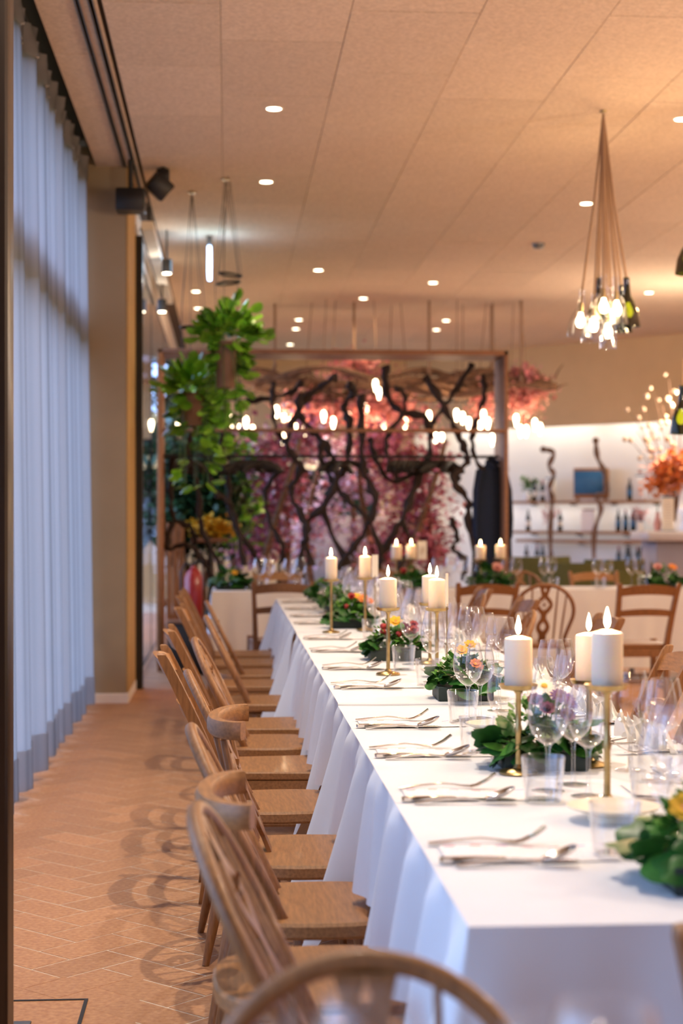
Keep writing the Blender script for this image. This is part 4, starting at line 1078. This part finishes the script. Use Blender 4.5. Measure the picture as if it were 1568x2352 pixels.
# ================================================================ HANGING PLANTS
def hang_plant(px, py, d, ph, pr, n, spread, label, seed, trails, topbias):
    random.seed(seed)
    p = at(px, py, d)   # centre of the pot
    t = thing('hanging_plant', label, 'plant', p)
    h = ph/2
    MB().lathe([(.0001, -h), (pr*.78, -h), (pr*.82, -h+.01), (pr, h-.02), (pr*1.04, h), (pr*.96, h), (pr*.92, h-.03), (.0001, h-.04)], 24).build('pot', M['potm'], t)
    for k in range(3):
        a = 2*pi*k/3+.4; MB().tube([(pr*cos(a), pr*sin(a), h-.01), (.10*cos(a), .10*sin(a), 1.0*(CEIL-p.z)*.5), (0, 0, CEIL-p.z)], .0022, 5).build('wire', M['black'], t)
    MB().lathe([(.0001, CEIL-p.z-.012), (.03, CEIL-p.z-.012), (.03, CEIL-p.z)], 12).build('ceiling_hook', M['brass'], t)
    sm = MB(); pts = []
    for k in range(trails):
        a = random.random()*2*pi; L = random.uniform(.25, .75)
        q0 = Vector((pr*.6*cos(a), pr*.6*sin(a), h)); q1 = Vector((pr*1.35*cos(a), pr*1.35*sin(a), h+.05)); o_ = random.uniform(.8, 1.6)*pr*1.3
        q2 = Vector((o_*cos(a+.2), o_*sin(a+.2), h-L)); pl = []
        for j in range(9):
            u = j/8; b = q0*(1-u)**2+q1*2*u*(1-u)+q2*u*u; pl.append(b)
        sm.tube(pl, .003, 4); pts += [(b, a) for b in pl[2:]]
    sm.build('stems', M['stem'], t, stuff=True)
    for k in range(n):
        if random.random() < .5 and pts:
            b, a = random.choice(pts); d_ = Vector((cos(a), sin(a), random.uniform(-.9, .2))); q_ = b+Vector([random.uniform(-.03, .03) for _ in range(3)])
        else:
            d_ = rand_dir(.5).normalized(); q_ = Vector((d_.x*spread*random.uniform(.2, 1), d_.y*spread*random.uniform(.2, 1), h+.02+topbias*max(0, d_.z)*random.uniform(.2, 1)))
        if q_.y < .01 and abs(q_.x+.01) < pr*.95 and -h-.02 < q_.z < h-.03 and random.random() < .85: q_.y = abs(q_.y)+pr; q_.x += .05
        if topbias > .26: q_.x += .035
        o = link('leaf', poth_me, t, q_, (0, 0, 0), random.uniform(.8, 1.4)); o.rotation_mode = 'QUATERNION'; o.rotation_quaternion = orient(d_.normalized())
    return t
hang_plant(518, 838, 12.4, .34, .085, 285, .26, 'large bright green pothos hanging in a tall terracotta pot', 3, 16, .30)
hang_plant(441, 940, 12.9, .25, .09, 270, .27, 'lower left green pothos hanging in a terracotta pot', 5, 20, .24)
for i, (px, py, d, r_, tl) in enumerate([(440, 752, 12.8, .085, .0), (524, 650, 12.3, .085, .12), (529, 631, 12.5, .085, -.12)]):
    p = at(px, py, d); t = thing('hanging_ring', ['thin dark ring hanging above the lower left plant', 'lower of the two dark rings above the large plant', 'upper of the two dark rings above the large plant'][i], 'ring', p)
    MB().tube([(r_*cos(2*pi*k/24), r_*sin(2*pi*k/24), tl*r_*cos(2*pi*k/24)) for k in range(25)], .009, 8, cap=False).build('ring', M['black'], t)
    for s_ in (-1, 1): MB().tube([(s_*r_, 0, s_*tl*r_), (0, 0, CEIL-p.z)], .0018, 5).build('wire', M['black'], t)

# ================================================================ BOTTLE PENDANTS
def bell(L, R_, neck=.017, tilt=None):
    return [(neck, L), (neck*1.25, L-.012), (neck*1.1, L-.02), (neck*1.25, L*.62), (R_*.62, L*.48), (R_*.88, L*.30), (R_, 0), (R_*.96, .0), (R_*.85, L*.30), (R_*.58, L*.47), (neck*.9, L*.62), (neck*.8, L-.01)]
bulbm = MB().lathe([(.0001, 0), (.018, .006), (.028, .028), (.026, .05), (.014, .078), (.012, .095), (.0001, .095)], 14)
def pendant(name, label, top, items):
    t = thing(name, label, 'pendant lamp', top)
    MB().lathe([(.0001, -.012), (.018, -.012), (.022, -.004), (.022, 0)], 18).build('ceiling_rose', M['brass'], t)
    for px, py, d, L, r_, kind, lean in items:     # px,py: mouth centre of the bell
        p = at(px, py, d)-Vector(top); c0 = p+Vector((0, 0, L*.6)); topv = Vector((0, 0, -.02))
        axis = (topv-p).normalized(); axis = (axis*.6+Vector((0, 0, 1))*.4).normalized()
        q_ = Vector((0, 0, 1)).rotation_difference(axis).to_matrix().to_4x4(); M4 = Matrix.Translation(p) @ q_
        MB().inst(MB().lathe(bell(L, r_), 24), M4).build('bottle_shade', M['greenglass'] if kind == 'g' else M['glass'], t)
        MB().inst(bulbm, M4 @ Matrix.Translation((0, 0, L*.20))).build('bulb', M['bulb'], t)
        MB().inst(MB().tube([(0, 0, L*.20+.092), (0, 0, L*.20+.15)], .014, 10), M4).build('socket', M['black'] if kind == 'g' else M['brass'], t)
        MB().tube([M4 @ Vector((0, 0, L*.3)), M4 @ Vector((0, 0, L)), p.lerp(topv, .6)+Vector((0, 0, -.02)), topv], .0075, 6).build('cord', M['rope'], t)
        wp = Vector(top)+M4 @ Vector((0, 0, -.01))
    for k in range(3): lamp('POINT', 'bottle_lamp_light', Vector(top)+p+Vector((-.12+.10*k, 0, .14)), 16, (1, .66, .34), shadow_soft_size=.04)
    return t
tp = onz(1385, 254, CEIL)
pendant('bottle_pendant', 'cluster pendant of clear and green cut bottles on brown cords', tp,
        [(1330, 775, 10.3, .30, .082, 'c', 0), (1362, 785, 10.2, .30, .078, 'c', 0), (1396, 800, 10.25, .30, .054, 'c', 0), (1418, 748, 10.3, .31, .072, 'c', 0), (1446, 752, 10.35, .31, .066, 'g', 0),
         (1372, 752, 10.5, .31, .070, 'g', 0), (1386, 742, 10.15, .30, .075, 'c', 0), (1404, 765, 10.55, .30, .07, 'c', 0), (1432, 765, 10.55, .30, .055, 'g', 0)])
pendant('bottle_pendant', 'second bottle pendant mostly outside the right frame edge', onz(1612, 240, CEIL),
        [(1578, 630, 10.1, .30, .075, 'g', 0), (1562, 998, 10.2, .30, .065, 'g', 0), (1600, 790, 10.3, .3, .08, 'c', 0), (1640, 800, 10.4, .3, .08, 'c', 0), (1622, 760, 10.0, .3, .07, 'c', 0)])

# ================================================================ BRANCH CHANDELIER WITH BLOSSOM
random.seed(21)
CD = 19.5
c0 = at(590, 880, CD); c1 = at(1262, 885, CD); cc = (c0+c1)/2
t = thing('branch_chandelier', 'long hanging branch with rope cords, coral blossom and many glowing bulbs', 'chandelier', cc)
for k in range(9):
    pts = []; y0 = random.uniform(-.35, .35); x0 = -1.75+random.uniform(-.1, .9)*(k > 1); x1 = 1.72-random.uniform(0, .9)*(k > 2)
    for j in range(26):
        u = j/25; pts.append((x0+(x1-x0)*u, y0+.14*sin(u*5+k), .07*sin(u*7+k*2)+.04*sin(u*17+k)+(.05 if k % 2 else -.05)))
    MB().tube(pts, [.036*(1+.4*sin(j*1.1+k)) for j in range(26)], 7).build('branch', M['branch'], t)
tw = MB()
for k in range(150):
    x = random.uniform(-1.75, 1.75); a = random.random()*6.28; p = Vector((x, random.uniform(-.35, .35), random.uniform(-.1, .12)))
    d_ = Vector((cos(a)*.8, .3*sin(a*3), sin(a)*.5)).normalized(); L = random.uniform(.08, .22)
    tw.tube([p, p+d_*L*.5+Vector((0, 0, .02)), p+d_*L], [.012, .009, .004], 5)
tw.build('twigs', M['branch'], t, stuff=True)
ropes = [631, 700, 740, 760, 813, 868, 893, 935, 985, 1048, 1062, 1098, 1128, 1135, 1172, 1197, 1212]
for i, px in enumerate(ropes):
    p = at(px, 880, CD+random.uniform(-.35, .35))-cc; thick = px in (631, 813, 985, 1128, 1197)
    MB().tube([(p.x, p.y, 0), (p.x+random.uniform(-.1, .1)*(not thick), p.y, CEIL-cc.z)], .017 if thick else .006, 6).build('rope', M['rope'], t)
petal = MB().add([(0, 0, 0), (.5, .35, .1), (1, 0, 0), (.5, -.35, .1)], [(0, 1, 2, 3)])
def blossom(n, fn, s0, s1):
    mb = MB()
    for k in range(n):
        p = fn(); d_ = rand_dir(.3).normalized()
        mb.inst(petal, Matrix.Translation(p) @ orient(d_).to_matrix().to_4x4() @ Matrix.Scale(random.uniform(s0, s1), 4))
    return mb
def cluster_fn(cs):
    tot = [c[3]*c[4]*c[5] for c in cs]
    def f():
        c = random.choices(cs, tot)[0]
        d_ = Vector((random.gauss(0, .45), random.gauss(0, .45), random.gauss(0, .45)))
        return Vector((c[0]+d_.x*c[3], c[1]+d_.y*c[4], c[2]+d_.z*c[5]))
    return f
def cpx(px, py, d, rx, rz_, o=cc): q_ = at(px, py, d)-o; return (q_.x, q_.y, q_.z, rx, .25, rz_)
blossom(3000, cluster_fn([cpx(700, 935, CD, .28, .22), cpx(760, 950, CD, .25, .2), cpx(850, 945, CD, .3, .2), cpx(910, 945, CD, .22, .2), cpx(810, 838, CD, .25, .12),
        cpx(1110, 930, CD, .15, .22), cpx(1195, 915, CD, .22, .25), cpx(1225, 900, CD, .2, .15), cpx(1200, 860, CD, .15, .1)]), .05, .10).build('hanging_blossom', M['coral'], t, auto=False, stuff=True)
BX = [(357, 955, 20), (635, 940), (651, 950), (664, 968), (682, 975), (743, 952), (765, 966), (800, 955), (842, 935), (868, 940), (862, 880), (870, 898), (930, 968), (985, 952), (1048, 948), (1062, 955), (1076, 967), (1110, 950), (1120, 968),
      (1140, 962), (1103, 975), (1185, 960), (1195, 985), (1208, 985), (1228, 970), (1240, 980), (533, 962), (565, 965), (552, 982), (580, 985), (895, 1000), (1000, 1000), (1130, 1005), (482, 945), (467, 975), (410, 972), (510, 985), (1014, 1002), (700, 985), (880, 975), (650, 1003), (440, 1000)]
for i, b in enumerate(BX):
    p = at(b[0], b[1], CD+random.uniform(-.4, .4))-cc
    MB().inst(bulbm, Matrix.Translation((p.x, p.y, p.z+.045)) @ Matrix.Rotation(pi, 4, 'X') @ Matrix.Diagonal((1.0, 1.0, 1.5, 1))).build('bulb', M['bulb'], t)
    MB().tube([(p.x, p.y, p.z+.05), (p.x, p.y, min(.05, .02))], .004, 5).build('cord', M['rope'], t)
for x in (-2.2, -1.3, -.4, .5, 1.4): lamp('POINT', 'chandelier_glow', cc+Vector((x, 0, -.45)), 28, (1, .68, .40), shadow_soft_size=.15)
MB().tube([(-3.0, .2, .02), (-2.2, .3, .05), (-1.7, .1, 0)], .03, 7).build('branch', M['branch'], t)

# ================================================================ BLOSSOM TREES AND GREENERY BEHIND THE RACK
def blossom_tree(label, px, d, blobs, m1, m2, n1, n2, trunk):
    p = at(px, 1400, d); o = Vector((p.x, p.y, 0)); t = thing('blossom_tree', label, 'tree', o)
    for k in range(trunk):
        a = 2*pi*k/trunk; pts = [Vector((.08*cos(a), .08*sin(a), 0))]
        for j in range(1, 9): pts.append(pts[-1]+Vector((cos(a+j*.35)*.09, sin(a+j*.3)*.06, .27)))
        MB().tube(pts, [.055-.004*j for j in range(9)], 8).build('trunk', M['branch'], t)
    MB().lathe([(.0001, 0), (.22, 0), (.27, .35), (.25, .35), (.22, .30), (.0001, .3)], 20).build('planter', M['trough'], t)
    cs = [(lambda q_: (q_.x, q_.y, q_.z, rx, .35, rz_))(at(x, y, d)-o) for x, y, rx, rz_ in blobs]
    blossom(n1, cluster_fn(cs), .05, .11).build('blossom', m1, t, auto=False, stuff=True)
    blossom(n2, cluster_fn(cs), .05, .10).build('pale_blossom', m2, t, auto=False, stuff=True)
random.seed(5)
blossom_tree('left mauve blossom tree glimpsed through the vine rack', 600, 18.0, [(590, 1050, .35, .3), (560, 1160, .3, .4), (610, 1240, .42, .3), (650, 1120, .3, .4), (570, 1270, .3, .2), (700, 1010, .3, .25)], M['mauve'], M['lilac'], 2700, 900, 3)
blossom_tree('right crimson blossom tree glimpsed through the vine rack', 930, 18.2, [(930, 1090, .42, .35), (960, 1190, .4, .4), (920, 1260, .4, .3), (870, 1030, .35, .3), (985, 1270, .25, .2), (1000, 1060, .15, .2)], M['mauve'], M['coral'], 2900, 500, 3)
blossom_tree('middle lilac blossom tree between the two darker ones', 760, 19.6, [(740, 1190, .3, .45), (790, 1100, .3, .3), (830, 1240, .25, .3), (860, 1130, .2, .4), (700, 1230, .2, .4), (760, 1040, .4, .2)], M['lilac'], M['mauve'], 1500, 400, 2)
blossom_tree('high pink blossom tree behind the chandelier', 820, 22.0, [(810, 860, .55, .28), (900, 960, .7, .3), (720, 940, .5, .3), (1205, 880, .3, .2)], M['coral'], M['mauve'], 1500, 500, 2)
def shrub(label, px, d, blobs, n, m=M['shrub'], s=(.06, .13), name='green_shrub'):
    p = at(px, 1400, d); o = Vector((p.x, p.y, 0)); t = thing(name, label, 'shrub', o)
    cs = [(lambda q_: (q_.x, q_.y, q_.z, rx, .3, rz_))(at(x, y, d)-o) for x, y, rx, rz_ in blobs]
    for k in range(4): MB().tube([(.05*k-.08, 0, 0), (.09*k-.14, .05, .7), (.14*k-.2, .02, 1.4)], [.025, .018, .008], 7).build('stem', M['branch'], t)
    blossom(n, cluster_fn(cs), *s).build('foliage', m, t, auto=False, stuff=True)
    MB().lathe([(.0001, 0), (.2, 0), (.24, .4), (.22, .4), (.0001, .36)], 18).build('planter', M['trough'], t)
shrub('tall green indoor shrub behind the left side of the rack', 440, 16.0, [(430, 1120, .32, .45), (470, 1200, .3, .35), (420, 1210, .25, .3), (500, 1130, .25, .35)], 4200)
shrub('light green bush behind the rack below the hanging plants', 500, 17.0, [(500, 1060, .3, .3), (530, 1180, .25, .35), (480, 960, .2, .3)], 2400, M['pothos'])
shrub('dark green bush outside the far left window', -50+380, 33, [(400, 1000, 1.2, .9), (470, 1080, 1.0, .8), (330, 1080, 1.2, .9), (420, 900, .8, .7)], 6500, M['shrub'], (.15, .35))
shrub('grey-green hedge outside the back window behind the blossom trees', 760, 34, [(520, 1150, 1.3, .9), (620, 1180, 1.2, .9), (720, 1130, 1.2, 1.0), (820, 1180, 1.2, .9), (560, 1060, 1.0, .6), (760, 1050, .8, .5), (460, 1120, .8, 1.1), (700, 1260, 2, .5)], 9000, M['shrub'], (.15, .38))
t = thing('yellow_bunch', 'bunch of yellow flowers on a small shelf behind the rack', 'flowers', at(482, 1236, 15.5))
random.seed(9)
blossom(500, cluster_fn([(0, 0, .09, .2, .12, .09)]), .04, .07).build('flower_heads', M['yellow'], t, auto=False, stuff=True)
MB().box((0, 0, -.02), (.34, .22, .04), bev=.005).build('shelf_board', M['rack'], t); MB().tube([(0, 0, -.04), (0, 0, -t.location.z)], .02).build('post', M['black'], t)
# grey-green upholstered bench seen between the vines
b0 = at(790, 1300, 20.5)
t = thing('green_bench', 'dark grey-green high-backed bench between the blossom trees', 'bench', (b0.x, b0.y, 0))
MB().box((0, 0, .25), (1.5, .6, .42), bev=.03).build('seat', M['trough'], t); MB().box((0, .3, .8), (1.5, .14, 1.1), bev=.04).build('backrest', M['counter'], t)
for s_ in (-1, 1): MB().box((s_*.7, 0, .02), (.05, .5, .04)).build('leg', M['black'], t)

# ================================================================ SHELVES IN THE LIT RECESS
dirv = dd; ang = atan2(dd.y, dd.x)
shelf_line = Vector((*BA, 0))+nn*.40
def sp_at(px):   # point on the shelf line seen at image column px
    k = (px-CX)/F; ratio = (k*cos(TH)+sin(TH))/(cos(TH)-k*sin(TH))
    # shelf_line.x + s*dirv.x = ratio*(shelf_line.y + s*dirv.y)
    s_ = (ratio*shelf_line.y-shelf_line.x)/(dirv.x-ratio*dirv.y); return shelf_line+dirv*s_
def zat(p, py):
    d = p.x*sin(TH)+p.y*cos(TH); return EYE-(py-HY)*d/F
SH = {}
sz = {'top': 1.575, 'middle': 1.10, 'lower': .97, 'bottom': .58}
for nm, z, x0, x1 in (('top', 1.575, 1192, 1500), ('middle', 1.13, 1192, 1545), ('lower', 1.00, 1200, 1545), ('bottom', .60, 1192, 1545)):
    a, b_ = sp_at(x0), sp_at(x1); c_ = (a+b_)/2
    t = thing('wall_shelf', '%s oak shelf across the lit white wall at the right' % nm, 'shelf', (c_.x, c_.y, z), ang)
    L = (b_-a).length
    MB().box((0, 0, -.02), (L, .36, .04), bev=.004).build('board', M['wood'], t)
    for k in range(4):
        MB().box((-L/2+.1+(L-.2)*k/3, .33, -.05), (.03, .31, .03)).build('bracket', M['black'], t, smooth=False)
def on_shelf(px, z, off=0): p = sp_at(px)+nn*off; return (p.x, p.y, z)
botm = MB().lathe([(.0001, 0), (.036, 0), (.038, .004), (.038, .19), (.030, .22), (.016, .25), (.014, .30), (.015, .31), (.0001, .31)], 14)
bot_g = botm.mesh('wine_bottle', M['bottle']); capm = MB().lathe([(.0001, .312), (.0155, .312), (.0155, .262), (.0145, .262)], 12).mesh('foil', M['redmetal']); capk = MB().lathe([(.0001, .312), (.0155, .312), (.0155, .262), (.0145, .262)], 12).mesh('foil', M['black'])
lblm = MB().lathe([(.0388, .07), (.0388, .15)], 14)
lbl_b = lblm.mesh('paper_label', M['blue']); lbl_w = lblm.mesh('paper_label', M['paper'])
bi = 0
NUM = lambda i: ['first', 'second', 'third', 'fourth', 'fifth', 'sixth', 'seventh', 'eighth', 'ninth', 'tenth', 'eleventh', 'twelfth', 'thirteenth', 'fourteenth', 'fifteenth', 'sixteenth', 'seventeenth'][i]
for z, nm, xs_ in ((1.575, 'top', [1232, 1243, 1450]), (1.13, 'middle', [1217, 1283, 1424, 1433, 1441, 1450, 1459, 1467, 1476]), (.60, 'bottom', [1213, 1230, 1250, 1262, 1425, 1437, 1449, 1461, 1475, 1488, 1500])):
    for i, px in enumerate(xs_):
        o = bpy.data.objects.new('wine_bottle', bot_g); C.objects.link(o); o.location = on_shelf(px, z+.0005, -.05+(.08 if i % 2 else 0)); 
        tag(o, 'dark wine bottle on the %s wall shelf, %s from the left' % (nm, NUM(i)), 'bottle', 'bottles on the wall shelves')
        link('foil', capm if i % 3 == 1 else capk, o); link('paper_label', lbl_b if px > 1400 else lbl_w, o)
# blue box frame
t = thing('blue_box', 'blue fronted wooden box standing on the top wall shelf', 'box', on_shelf(1360, 1.576, -.02), -.30)
MB().box((0, 0, .25), (.50, .26, .44), bev=.004).build('case', M['wood'], t); MB().box((-.03, -.135, .26), (.42, .012, .34), bev=.003).build('blue_front', M['blue'], t)
for k in (-1, 1): MB().box((k*.2, 0, .015), (.03, .2, .03)).build('foot', M['wood'], t)
for i, (px, z, hgt, lab) in enumerate([(1264, 1.576, .33, 'white upright carton with blue lid on the top wall shelf, left'), (1472, 1.576, .34, 'white upright carton with dark lid on the top wall shelf, right')]):
    t = thing('white_carton', lab, 'carton', on_shelf(px, z), ang+.1)
    MB().box((0, 0, hgt/2), (.13, .10, hgt), bev=.004).build('carton_body', M['paper'], t); MB().box((0, 0, hgt+.008), (.135, .105, .016), bev=.003).build('lid', M['blue'], t)
t = thing('small_vase', 'small vase of pale flowers on the top wall shelf', 'vase', on_shelf(1214, 1.576))
MB().lathe([(.0001, 0), (.05, 0), (.07, .06), (.045, .13), (.035, .15), (.03, .15), (.0001, .02)], 16).build('vase_body', M['greenglass'], t)
blossom(120, cluster_fn([(0, 0, .24, .12, .12, .12)]), .04, .08).build('leaves', M['leaf2'], t, auto=False, stuff=True); blossom(50, cluster_fn([(0, 0, .29, .10, .10, .06)]), .03, .05).build('petals', M['whitep'], t, auto=False, stuff=True)
t = thing('round_jar', 'round white jar beside the small vase on the top shelf', 'jar', on_shelf(1222, 1.576, -.12))
MB().lathe([(.0001, 0), (.04, 0), (.065, .05), (.055, .10), (.03, .12), (.0001, .12)], 16).build('jar_body', M['napkin'], t); MB().ball((0, 0, .13), .018, 10, 6).build('knob', M['napkin'], t)
t = thing('kraft_bag', 'tan paper bag with printed side on the middle wall shelf', 'bag', on_shelf(1352, 1.131), ang+.3)
MB().prism([(-.10, -.06), (.10, -.06), (.10, .06), (-.10, .06)], 0, .30, bev=.004).build('bag_body', M['cream'], t); MB().box((0, 0, .31), (.18, .06, .03), bev=.004).build('fold', M['wood'], t)
for i, (px, lab) in enumerate([(1272, 'pinkish dried bunch on the middle shelf, left'), (1478, 'pinkish dried bunch at the right end of the middle shelf')]):
    t = thing('dried_bunch', lab, 'flowers', on_shelf(px, 1.131, -.1))
    MB().lathe([(.0001, 0), (.045, 0), (.05, .1), (.035, .14), (.03, .14), (.0001, .02)], 14).build('vase_body', M['ceramic'], t)
    blossom(160, cluster_fn([(0, 0, .24, .14, .14, .14)]), .03, .07).build('petals', M['pinkp'], t, auto=False, stuff=True)
# crooked vine posts before the shelves
for k, (pl, lab) in enumerate([([(1188, 1330), (1184, 1240), (1190, 1180), (1182, 1120), (1196, 1085), (1190, 1066)], 'crooked vine post beside the right end of the rack'),
                               ([(1300, 1335), (1296, 1230), (1300, 1150), (1294, 1120), (1304, 1090), (1293, 1070), (1304, 1040), (1280, 1032)], 'crooked vine post with hooked top before the shelves'),
                               ([(1398, 1335), (1396, 1230), (1412, 1170), (1402, 1140), (1424, 1130), (1420, 1085), (1404, 1050), (1400, 1012)], 'tall crooked vine post right of the blue box')]):
    base = sp_at(pl[0][0])-nn*.35; t = thing('vine_post', lab, 'branch', (base.x, base.y, 0))
    pts = []
    for x, y in pl:
        q_ = sp_at(x)-nn*.35; pts.append(Vector((q_.x, q_.y, zat(q_, y)))-Vector((base.x, base.y, 0)))
    pts = [Vector((0, 0, 0))]+pts; out = []
    P_ = [pts[0]]+pts+[pts[-1]]
    for i in range(1, len(P_)-2):
        for j in range(5):
            u = j/5; p0, p1, p2, p3 = P_[i-1:i+3]; out.append(.5*((2*p1)+(-p0+p2)*u+(2*p0-5*p1+4*p2-p3)*u*u+(-p0+3*p1-3*p2+p3)*u*u*u))
    out.append(pts[-1]); MB().tube(out, [.034*(1+.3*sin(i*1.2+k)) for i in range(len(out))], 8).build('twisted_stem', M['branch'], t)
    MB().ball(out[-1], .05, 8, 6).build('knot', M['branch'], t)
    MB().lathe([(.0001, 0), (.12, 0), (.11, .02), (.0001, .025)], 16).build('foot', M['black'], t)

# ================================================================ OLIVE TUB CHAIRS, BAR COUNTER, FLOWERS
def tub(px, py, d, w_, lab, rz=0):
    p = at(px, py, d); t = thing('tub_chair', lab, 'armchair', (p.x, p.y, 0), rz)
    MB().box((0, 0, .33), (w_*.8, .5, .2), bev=.04).build('seat', M['olive'], t)
    mb = MB(); N = 16; H = p.z
    vs = []; fs = []
    for i in range(N+1):
        a = pi+pi*i/N if True else 0; x, y = cos(a), sin(a)
        for r_, z in ((.46, .12), (.52, .12), (.53, H-.03), (.52, H), (.47, H), (.46, H-.03)): vs.append((x*r_*w_, y*r_*w_*.9+.1, z))
    for i in range(N):
        for k in range(6): fs.append((i*6+k, i*6+(k+1) % 6, i*6+6+(k+1) % 6, i*6+6+k))
    fs += [tuple(range(5, -1, -1)), tuple(range(N*6, N*6+6))]
    mb.add(vs, fs).build('backrest', M['olive'], t)
    for sx in (-1, 1):
        for sy in (-1, 1): MB().tube([(sx*w_*.33, sy*.2, .14), (sx*w_*.36, sy*.24, 0)], [.02, .013]).build('leg', M['black'], t)
tub(1232, 1278, 18.0, .72, 'olive green tub chair left of the others behind the cross table')
tub(1330, 1292, 17.2, .70, 'olive green tub chair in the middle behind the wine glasses')
tub(1415, 1285, 17.8, .62, 'olive green tub chair next to the grey counter')
tub(1425, 1312, 16.0, .5, 'lower olive green chair nearest the right flower arrangement')
p = at(1505, 1240, 17.5)
t = thing('bar_counter', 'pale grey bar counter with light stone top at the right edge', 'counter', (p.x, p.y, 0), -.05)
MB().box((1.2, .45, .54), (2.36, .8, 1.08), bev=.01).build('body', M['counter'], t); MB().box((1.16, .42, 1.13), (2.5, .96, .10), bev=.01).build('worktop', M['ctop'], t)
MB().box((1.2, .05, .05), (2.3, .02, .1)).build('plinth', M['black'], t)
def onctr(px): k = p.y+.2; r_ = ((px-CX)/F*cos(TH)+sin(TH))/(cos(TH)-(px-CX)/F*sin(TH)); return (r_*k, k, 1.182)
t = thing('upright_menu', 'tall cream menu board with dark blue top edge on the counter', 'menu', onctr(1533), .1)
MB().box((0, 0, .18), (.13, .02, .35)).build('board', M['paper'], t, smooth=False); MB().box((0, 0, .362), (.132, .022, .018)).build('blue_edge', M['blue'], t, smooth=False); MB().box((0, 0, .004), (.15, .08, .008)).build('foot', M['blue'], t, smooth=False)
for k in range(9): MB().box((0, -.0112, .30-k*.03), (.08 if k % 3 else .05, .001, .004)).build('print_line', M['counter'], t, smooth=False)
t = thing('orange_bouquet', 'big glass vase of orange flowers and pale blossom twigs on the counter', 'flowers', onctr(1545))
t.location.y += .35; t.location.x += .12
MB().lathe([(.0001, .005), (.08, .005), (.10, .12), (.075, .24), (.09, .27), (.095, .27), (.08, .24), (.105, .12), (.085, 0), (.0001, 0)], 22).build('vase_body', M['glass'], t)
random.seed(14)
ob = t.location
q1 = at(1545, 1090, 17.9)-ob
blossom(800, cluster_fn([(q1.x, q1.y, q1.z+.04, .24, .2, .17), (q1.x-.1, q1.y, q1.z-.12, .2, .2, .1)]), .05, .11).build('orange_flowers', M['orange'], t, auto=False, stuff=True)
blossom(260, cluster_fn([(q1.x, q1.y, q1.z, .25, .2, .2)]), .05, .10).build('peach_flowers', M['pinkp'], t, auto=False, stuff=True)
tips = []
for k, (x, y) in enumerate([(1450, 950), (1470, 925), (1500, 900), (1490, 985), (1462, 990), (1535, 870), (1560, 900), (1445, 1010), (1520, 930), (1575, 960)]):
    e = at(x, y, 17.9+.1*sin(k))-ob; s0 = Vector((0, 0, .1)); m_ = (s0+e)/2+Vector((.05, 0, .16))
    pl = [s0*(1-u)**2+m_*2*u*(1-u)+e*u*u for u in [j/8 for j in range(9)]]; MB().tube(pl, [.009-.0007*j for j in range(9)], 5).build('twig', M['branch'], t); tips += pl[4:]
mb = MB()
for q_ in tips:
    for j in range(1):
        c_ = q_+Vector([random.uniform(-.07, .07) for _ in range(3)]); mb.ball(c_, random.uniform(.018, .034), 7, 5)
mb.build('pale_blossoms', M['peach'], t, auto=False, stuff=True)
t = thing('pink_vase', 'small pinkish vase on the counter left of the menu board', 'vase', onctr(1515)); t.location.y += .1
MB().lathe([(.0001, 0), (.03, 0), (.045, .08), (.02, .16), (.024, .2), (.0001, .2)], 16).build('vase_body', M['pinkp'], t); MB().tube([(0, 0, .18), (0, 0, .3)], .006).build('stem', M['stem'], t)
# lights of the recess
for k in range(5):
    q_ = Vector((*BA, 0))+dirv*(.9+1.5*k)+nn*.45
    lamp('AREA', 'recess_strip', (q_.x, q_.y, 2.9), 11, (1, .93, .82), rot=(0, 0, ang), shape='RECTANGLE', size=1.3, size_y=.15)
    for z in (1.50,):
        lamp('AREA', 'shelf_strip', (q_.x, q_.y, z), 2.5, (1, .95, .88), rot=(R(25), 0, ang), shape='RECTANGLE', size=1.3, size_y=.05)
